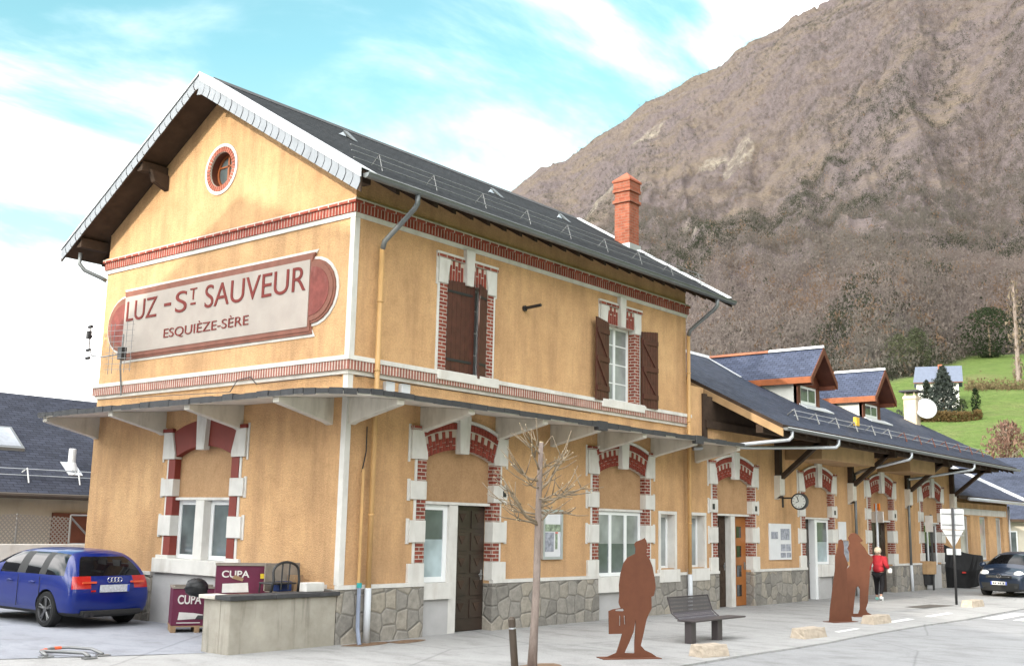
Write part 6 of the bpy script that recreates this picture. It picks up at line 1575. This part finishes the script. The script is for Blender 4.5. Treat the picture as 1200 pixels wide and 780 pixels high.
def left_fence():
    o = empty('boundary_wall', (-5, 13, GZ)); tag(o, 'low white wall behind the blue car', 'wall'); b = MB(); b.box(-22, 3.2, 13, 13.2, 0, 1.36, WHITE); b.build('wall', o, bevel=.02)
    o = empty('mesh_fence', (-5, 13.1, 1.36)); tag(o, 'grey chain link fence along the top of the white wall', 'fence')
    m, n, l, bb = newmat('chain_link'); setp(bb, .5, .4, .4); bb.inputs['Base Color'].default_value = (.26, .25, .24, 1)
    pos = world_pos(n); sp = n.new('ShaderNodeSeparateXYZ'); l.new(pos, sp.inputs[0]); outs = []
    for sg in (1, -1):
        mu = n.new('ShaderNodeMath'); mu.operation = 'MULTIPLY_ADD'; mu.inputs[1].default_value = sg; l.new(sp.outputs[2], mu.inputs[0]); l.new(sp.outputs[0], mu.inputs[2])
        fr_ = n.new('ShaderNodeMath'); fr_.operation = 'MULTIPLY'; fr_.inputs[1].default_value = 9; l.new(mu.outputs[0], fr_.inputs[0])
        f2 = n.new('ShaderNodeMath'); f2.operation = 'FRACT'; l.new(fr_.outputs[0], f2.inputs[0]); g = n.new('ShaderNodeMath'); g.operation = 'LESS_THAN'; g.inputs[1].default_value = .42; l.new(f2.outputs[0], g.inputs[0]); outs.append(g)
    mx = n.new('ShaderNodeMath'); mx.operation = 'MAXIMUM'; l.new(outs[0].outputs[0], mx.inputs[0]); l.new(outs[1].outputs[0], mx.inputs[1]); l.new(mx.outputs[0], bb.inputs['Alpha'])
    b = MB(); rg = random.Random(6); N = 60; xs = [-20+22.3*i/N for i in range(N+1)]; tp = [2.06+.05*math.sin(x*1.7)+rg.uniform(-.02, .02) for x in xs]
    for i in range(N): b.poly([(xs[i], 13.1+.04*math.sin(xs[i]*2), 1.36), (xs[i+1], 13.1+.04*math.sin(xs[i+1]*2), 1.36), (xs[i+1], 13.08, tp[i+1]), (xs[i], 13.08, tp[i])], m)
    b.build('mesh', o)
    for x in (-18, -14, -10, -6, -3, -.9, .9): b = MB(); b.tube([(x, 13.12, 1.3), (x, 13.12, 2.12)], .025, METAL_GREY, 6); b.build('post', o)
    b = MB()
    for p, q in (((2.30, 13.05, 1.36), (2.30, 13.05, 2.1)), ((3.0, 13.05, 1.36), (3.0, 13.05, 2.1)), ((2.30, 13.05, 2.1), (3.0, 13.05, 2.1)), ((2.30, 13.05, 1.36), (3.0, 13.05, 1.36)), ((2.30, 13.05, 2.05), (3.0, 13.05, 1.4))): b.tube([p, q], .025, METAL_GREY, 6)
    b.build('braced_panel', o)
left_fence()
SLATE_FARY = slate('far_slate_across', (.045, .052, .078), 'y', 1.12, .3, .2, .55, .1)
def right_buildings():
    o = empty('low_annexe', (37, 2, GZ)); tag(o, 'low ochre annexe with tall narrow windows beyond the end of the wing', 'building')
    y0, x0, x1 = .45, 32.35, 41.6
    wins = [(33.1, 33.75), (34.6, 36.0), (37.3, 38.5), (39.7, 40.8)]
    b = MB(); wall_face(b, lambda u, d, z: (u, y0+d, z), x0, x1, 0, 3.4, [(a_, c, 1.0, 2.85) for a_, c in wins], OCHRE); b.poly([(x1, y0, 0), (x1, 7, 0), (x1, 7, 3.4), (x1, 3.7, 5.3), (x1, y0, 3.6)], OCHRE); b.build('wall', o)
    for a_, c in wins:
        b = MB(); b.box(a_, c, y0+.14, y0+.2, 1.0, 2.85, PIPE_WHITE); w_ = b.build('window', o); g = MB(); g.box(a_+.12, c-.12, y0+.128, y0+.145, 1.1, 2.75, CURTAIN); g.build('pane', w_)
    b = MB(); b.box(x0, x1-.3, y0-.03, y0+.02, 2.90, 3.16, WHITE); b.build('lintel_band', o)
    b = MB(); b.box(x0, x1, y0-.05, y0+.02, 0, .95, STONE); b.build('plinth', o)
    r = MB(); k = .49
    def vp(x, y, h=0): return (x, y, 3.62+k*(y+.25)+h)
    r.prism([vp(32.4, -.25), vp(42.2, -.25), vp(42.2, 3.8), vp(32.4, 3.8)], (0, 0, -.14), SLATE_FAR, WOOD_DARK); r.prism([(32.4, 3.8, 5.6), (42.2, 3.8, 5.6), (42.2, 8, 3.6), (32.4, 8, 3.6)], (0, 0, -.14), SLATE_FAR, WOOD_DARK); r.build('roof', o)
    b = MB(); b.hexa([vp(42.2, -.3, -.20), vp(42.5, -.3, -.20), vp(42.5, 3.8, -.20), vp(42.2, 3.8, -.20), vp(42.2, -.3, .12), vp(42.5, -.3, .12), vp(42.5, 3.8, .12), vp(42.2, 3.8, .12)], WHITE_METAL); b.build('verge_board', o)
    b = MB(); b.tube([(33.4, -.32, 3.50), (42.3, -.32, 3.50)], .07, ZINC, 8); b.tube([(41.45, .35, 3.4), (41.45, .35, .1)], .045, ZINC, 8); b.build('gutter', o, smooth=True)
    h = gabled('slate_house', 'house with a broad slate roof behind the low annexe at the right edge', 49, 63, -4, 16, 3.2, 6.6, 'y', PALE, SLATE_FARY, .6)
    for y in (-2, 2, 6): window_box(h, 48.93, 48.99, y, y+1.1, 1.0, 2.3)
    b = MB(); b.prism([(50.3, -1.2, 4.0), (50.3, .2, 4.0), (50.3, -.5, 4.9)], (2.6, 0, 0), WOOD_RED); b.build('dormer', h)
    o = empty('shop_sign', (43.4, -.8, GZ)); tag(o, 'small colourful hanging sign on a pole beyond the low annexe', 'sign')
    b = MB(); b.tube([(43.4, -.8, 0), (43.4, -.8, 3.6)], .05, METAL_GREY, 8); b.build('post', o)
    for z, col, nm in ((3.1, (.65, .42, .05), 'yellow'), (2.6, (.10, .30, .10), 'green'), (2.1, (.55, .06, .04), 'red'), (1.7, (.65, .45, .08), 'amber')):
        b = MB(); b.box(43.3, 43.36, -1.55, -.85, z, z+.42, plain('sign_'+nm, col, .5, .4, var=.3, vs=6)); b.build('panel', o)
    # taller neighbour across the parking lot (outside the picture); its gable throws the broad shade on the station
    nb = gabled('tall_house', 'tall pale house with a slate roof across the parking lot from the gable', -40, -26, -9.5, 12.2, 13.2, 18.05, 'x', PALE, SLATE_FAR2, .5, yr=3.9)
    for y in (-6, -2.5, 1, 4.5, 8):
        for z in (1.0, 4.2, 7.4): window_box(nb, -25.98, -25.93, y, y+1.1, z, z+1.5)
right_buildings()

# ------------------------------------------------------------------ vegetation on the hillside
def leafy(name, colattr=True, rough=.9):
    m, n, l, b = newmat(name); setp(b, rough, .15); at = n.new('ShaderNodeAttribute'); at.attribute_name = 'tone'; l.new(at.outputs['Color'], b.inputs['Base Color'])
    tr = n.new('ShaderNodeBsdfTranslucent'); l.new(at.outputs['Color'], tr.inputs[0]); ms = n.new('ShaderNodeMixShader'); ms.inputs[0].default_value = .6
    l.new(b.outputs[0], ms.inputs[1]); l.new(tr.outputs[0], ms.inputs[2]); l.new(ms.outputs[0], n['Material Output'].inputs[0]); return m
FOLI = leafy('twigs_and_leaves')
def tri_cloud(name, centres, cols, m, elong=1.0, seed=0):
    """centres: (n,4) x,y,z,size per small triangle; cols: (n,3)"""
    g = np.random.default_rng(seed); n = len(centres); c = centres[:, None, :3]; s = centres[:, None, 3:4]
    d = g.normal(size=(n, 3, 3)); d /= np.linalg.norm(d, axis=2, keepdims=True); d[:, :, 2] *= elong; v = (c+d*s).reshape(-1, 3).astype(np.float32)
    me = bpy.data.meshes.new(name); me.vertices.add(n*3); me.vertices.foreach_set('co', v.ravel()); me.loops.add(n*3); me.loops.foreach_set('vertex_index', np.arange(n*3, dtype=np.int32))
    me.polygons.add(n); me.polygons.foreach_set('loop_start', np.arange(0, n*3, 3, dtype=np.int32)); me.polygons.foreach_set('loop_total', np.full(n, 3, np.int32)); me.update(calc_edges=True)
    at = me.color_attributes.new('tone', 'FLOAT_COLOR', 'POINT'); cc = np.repeat(np.concatenate([cols, np.ones((n, 1))], 1), 3, 0).astype(np.float32); at.data.foreach_set('color', cc.ravel())
    me.materials.append(m); o = bpy.data.objects.new(name, me); COL.objects.link(o); return o
def polar(az, r): a_ = np.radians(az); return CAM.x+r*np.sin(a_), CAM.y+r*np.cos(a_)
def woods():
    g = np.random.default_rng(12); N = 90000
    az = g.uniform(46, 84, N); t = g.uniform(0, 1, N)**1.15; r = foot_r(az)-6+t*(940-foot_r(az))
    x, y = polar(az, r); n1 = bands(az, r, 0); n1 = 1-n1; n2 = fbm(x/18, y/18, 3, 31); n3 = bands(az, r, 3)
    dens = np.clip(1.3-.85*sstep(.35, 1.0, t)*(1-.75*sstep(60, 74, az)), .25, 1)
    keep = g.uniform(0, 1, N) < (1-.7*cliff_mask(az, r))*dens*sstep(.34, .52, n1*.7+n2*.3+.18*(1-t))
    az, r, x, y, n1, n2, n3, t = [q[keep] for q in (az, r, x, y, n1, n2, n3, t)]; n = len(x); z = terrain_z(x, y)
    dark = (g.uniform(0, 1, n) < .035+.65*sstep(.53, .61, n3*.75+n2*.25)); orange = (g.uniform(0, 1, n) < .05+.25*sstep(.55, .68, n2)*(t < .25))
    h = np.where(dark, g.uniform(2.5, 5.5, n), g.uniform(2.6, 6.4, n))*(1-.45*t)
    v = g.normal(size=(n, 1)); hue = (fbm(x/70, y/70, 3, 61)-.5)[:, None]
    base = np.array([[.200, .170, .152]])*(1-.27*t[:, None])*(1+.09*v)*(1+.5*hue)*np.array([[1, 1, 1]])+hue*np.array([[.05, .015, .03]])
    base = np.where(orange[:, None], np.array([[.215, .145, .10]])*g.uniform(.8, 1.1, (n, 1)), base); base = np.where(dark[:, None], np.array([[.055, .060, .040]])*g.uniform(.7, 1.3, (n, 1)), base)
    lite = g.uniform(0, 1, n) < .05; base = np.where(lite[:, None] & ~dark[:, None], np.array([[.24, .20, .175]])*g.uniform(.8, 1.2, (n, 1)), base); base = np.clip(base, .012, .6)
    K = 24; cen = np.zeros((n, K, 4)); u = g.normal(size=(n, K, 3))*.30; w_ = np.where(dark, .42, .36)
    cen[:, :, 0] = x[:, None]+u[:, :, 0]*h[:, None]*w_[:, None]*1.5; cen[:, :, 1] = y[:, None]+u[:, :, 1]*h[:, None]*w_[:, None]*1.5; cen[:, :, 2] = z[:, None]+h[:, None]*np.clip(.48+u[:, :, 2]*.8, .02, 1.05); cen[:, :, 3] = (h[:, None]*g.uniform(.035, .10, (n, K)))
    cols = np.repeat(base[:, None, :], K, 1)*g.uniform(.92, 1.08, (n, K, 1))
    o = tri_cloud('hillside_woods', cen.reshape(-1, 4), cols.reshape(-1, 3), FOLI, 1.7, 3); tag(o, 'leafless brown woods covering the mountain slope', 'woods', kind='stuff')
woods()
def tree(name, label, az, r, h, w_, kind, seed, group, tone, n=900, trunkm=None):
    x, y = polar(az, r); z = float(terrain_z(x, y)); o = empty(name, (float(x), float(y), z)); tag(o, label, 'tree', group)
    g = np.random.default_rng(seed); b = MB(); tm = trunkm or TWIG
    b.tube([(x, y, z-.4), (x+.05, y, z+h*.4), (x, y+.05, z+h*(.92 if kind != 'round' else .7))], [max(.12, h*.028), h*.018, .03], tm, 7)
    if kind in ('bare', 'poplar'):
        for k in range(26 if kind == 'bare' else 30):
            t = g.uniform(.22, .9); a_ = g.uniform(0, 6.28); L = h*(.34 if kind == 'bare' else .13)*(1.1-t*.7); up = .75 if kind == 'bare' else 1.6
            p = Vector((x, y, z+h*t)); e_ = p+Vector((math.cos(a_)*L*w_/h*2, math.sin(a_)*L*w_/h*2, L*up)); b.tube([p, p.lerp(e_, .5)+Vector((0, 0, -.05*L)), e_], [h*.008, h*.006, .02], tm, 4)
    b.build('trunk', o)
    t = g.uniform(0, 1, n); a_ = g.uniform(0, 2*np.pi, n); q = g.uniform(0, 1, n)**.5
    if kind == 'cone': rad = w_*(1-t)**.8*(.55+.45*np.abs(np.sin(t*22+a_*.5)))+.1; zz = h*(.06+.94*t)-q*rad*.35
    elif kind == 'column' or kind == 'poplar': rad = w_*np.sin(np.pi*np.clip(t*.92+.06, 0, 1))**.6; zz = h*(.05+.95*t)
    else: rad = w_*np.sqrt(np.clip(1-(2*t-1)**2, 0, 1))*(.75+.35*np.sin(a_*3+seed)*np.sin(t*7)); zz = h*((.0 if kind == 'round' else .25)+(1.0 if kind == 'round' else .75)*t)
    if kind == 'bare': q = g.uniform(0, 1, n)**.7
    cen = np.stack([x+np.cos(a_)*rad*q, y+np.sin(a_)*rad*q, z+zz, g.uniform(.12, .34, n)*(h/7)**.6*(.9 if kind in ('bare', 'poplar') else 1.25)], 1)
    cols = np.array([tone])*g.uniform(.55, 1.45, (n, 1))
    c = tri_cloud('crown', cen, cols, FOLI, 1.8 if kind in ('bare', 'poplar') else .9, seed); off = Vector((float(x), float(y), z)); c.data.transform(Matrix.Translation(-off)); c.parent = o
    return o
def hillside():
    # white house on the meadow
    a0, r0 = 72.05, 203; x, y = polar(a0, r0); z = float(terrain_z(x, y)); h = empty('hill_house', (float(x), float(y), z), math.radians(-72)); tag(h, 'white house with a blue slate roof and brick chimney up on the green meadow', 'house')
    WH = plain('house_white', (.68, .66, .62), .9, .2, var=.05); b = MB(); L, D = 3.4, 2.6
    b.box(-L, L, -D, D, -1.5, 4.2, WH)
    for s in (-1, 1): b.prism([(s*L, -D, 4.2), (s*L, D, 4.2), (s*L, 0, 6.6)], (-.05*s, 0, 0), WOOD_RED if s > 0 else WH)
    b.build('wall', h, world=False)
    r = MB()
    for s in (-1, 1): r.prism([(-L-.5, s*(D+.6), 3.75), (L+.7, s*(D+.6), 3.75), (L+.7, 0, 6.9), (-L-.1, 0, 6.9)], (0, 0, -.18), SLATE_HILL, WOOD_RED)
    rf = r.build('roof', h, world=False)
    b = MB(); b.box(.2, .9, -1.5, -.8, 5, 7.0, BRICKP); b.build('chimney', rf, world=False)
    for xx in (-2.4, -.3, 1.8):
        b = MB(); b.box(xx, xx+.8, -D-.05, -D+.02, 1.3, 2.8, PVC); w_ = b.build('window', h, world=False); g = MB(); g.box(xx+.1, xx+.7, -D-.06, -D-.04, 1.4, 2.7, GLASS_DARK); g.build('pane', w_, world=False)
    GR = 'trees on the green meadow'
    tree('spruce_tree', 'broad grey-blue spruce in front of the white house on the meadow', 72.3, 190, 7.8, 4.4, 'cone', 3, GR, (.075, .088, .078), 4200)
    tree('spruce_tree', 'dark small conifer at the left corner of the white hillside house', 71.55, 192, 5.4, 2.6, 'cone', 4, GR, (.05, .062, .045), 1500)
    tree('cypress_tree', 'small dark column-shaped cypress right of the white hillside house', 73.75, 186, 4.4, .75, 'column', 5, GR, (.030, .045, .022), 700)
    tree('shrub', 'rounded dark shrub beside the small cypress on the meadow', 73.1, 188, 2.6, 1.5, 'round', 6, GR, (.06, .075, .035), 500)
    tree('shrub', 'grey-green rounded shrub just left of the cream chimney stack', 70.2, 170, 3.2, 1.1, 'round', 16, GR, (.10, .105, .10), 600)
    tree('evergreen_tree', 'large dark evergreen clump at the top edge of the meadow', 74.5, 305, 13, 9.5, 'round', 7, GR, (.040, .055, .028), 3200)
    tree('evergreen_tree', 'dark green tree at the wood edge above the second dormer', 71.2, 262, 10.5, 4.2, 'round', 8, GR, (.085, .095, .055), 1500)
    tree('evergreen_tree', 'mid green bushy tree at the wood edge nearest the second dormer', 70.3, 256, 9, 4.6, 'round', 9, GR, (.11, .115, .07), 1500)
    tree('poplar_tree', 'tall pale leafless poplar at the right edge of the meadow', 75.7, 245, 21, 1.9, 'poplar', 10, GR, (.27, .21, .155), 260, BARK)
    tree('birch_tree', 'leafless reddish birch just above the end of the wing roof', 70.75, 128, 5.4, 2.3, 'bare', 11, GR, (.27, .165, .13), 1100, PALEBARK)
    tree('birch_tree', 'larger leafless reddish birch at the right edge of the lower meadow', 75.0, 126, 6.6, 2.9, 'bare', 13, GR, (.27, .165, .13), 1500, PALEBARK)
    # brown hedge below the house
    g = np.random.default_rng(5); n = 2600; az = 70.6+g.uniform(0, 3.4, n); r = 180+g.uniform(-.7, .7, n); x, y = polar(az, r); zz = terrain_z(x, y)+g.uniform(0, 1.5, n)
    o = tri_cloud('hedge', np.stack([x, y, zz, g.uniform(.15, .35, n)], 1), np.array([[.17, .115, .05]])*g.uniform(.6, 1.4, (n, 1)), FOLI, 1, 6); tag(o, 'brown clipped hedge below the white hillside house', 'hedge')
    n = 1600; az = 73.3+g.uniform(0, 3, n); r = 226+g.normal(size=n)*2.5; x, y = polar(az, r); zz = terrain_z(x, y)+np.abs(g.normal(size=n))*.8
    o = tri_cloud('dry_hedge', np.stack([x, y, zz, g.uniform(.2, .45, n)], 1), np.array([[.20, .155, .085]])*g.uniform(.6, 1.4, (n, 1)), FOLI, 1, 7); tag(o, 'straggly dry hedge line crossing the meadow right of the house', 'hedge')
SLATE_HILL = plain('hill_slate', (.10, .12, .17), .5, .4, var=.12); BRICKP = plain('plain_brick', (.35, .12, .07), .85, .2); PALEBARK = bark('birch_bark', (.30, .25, .21), (.48, .42, .36))
hillside()
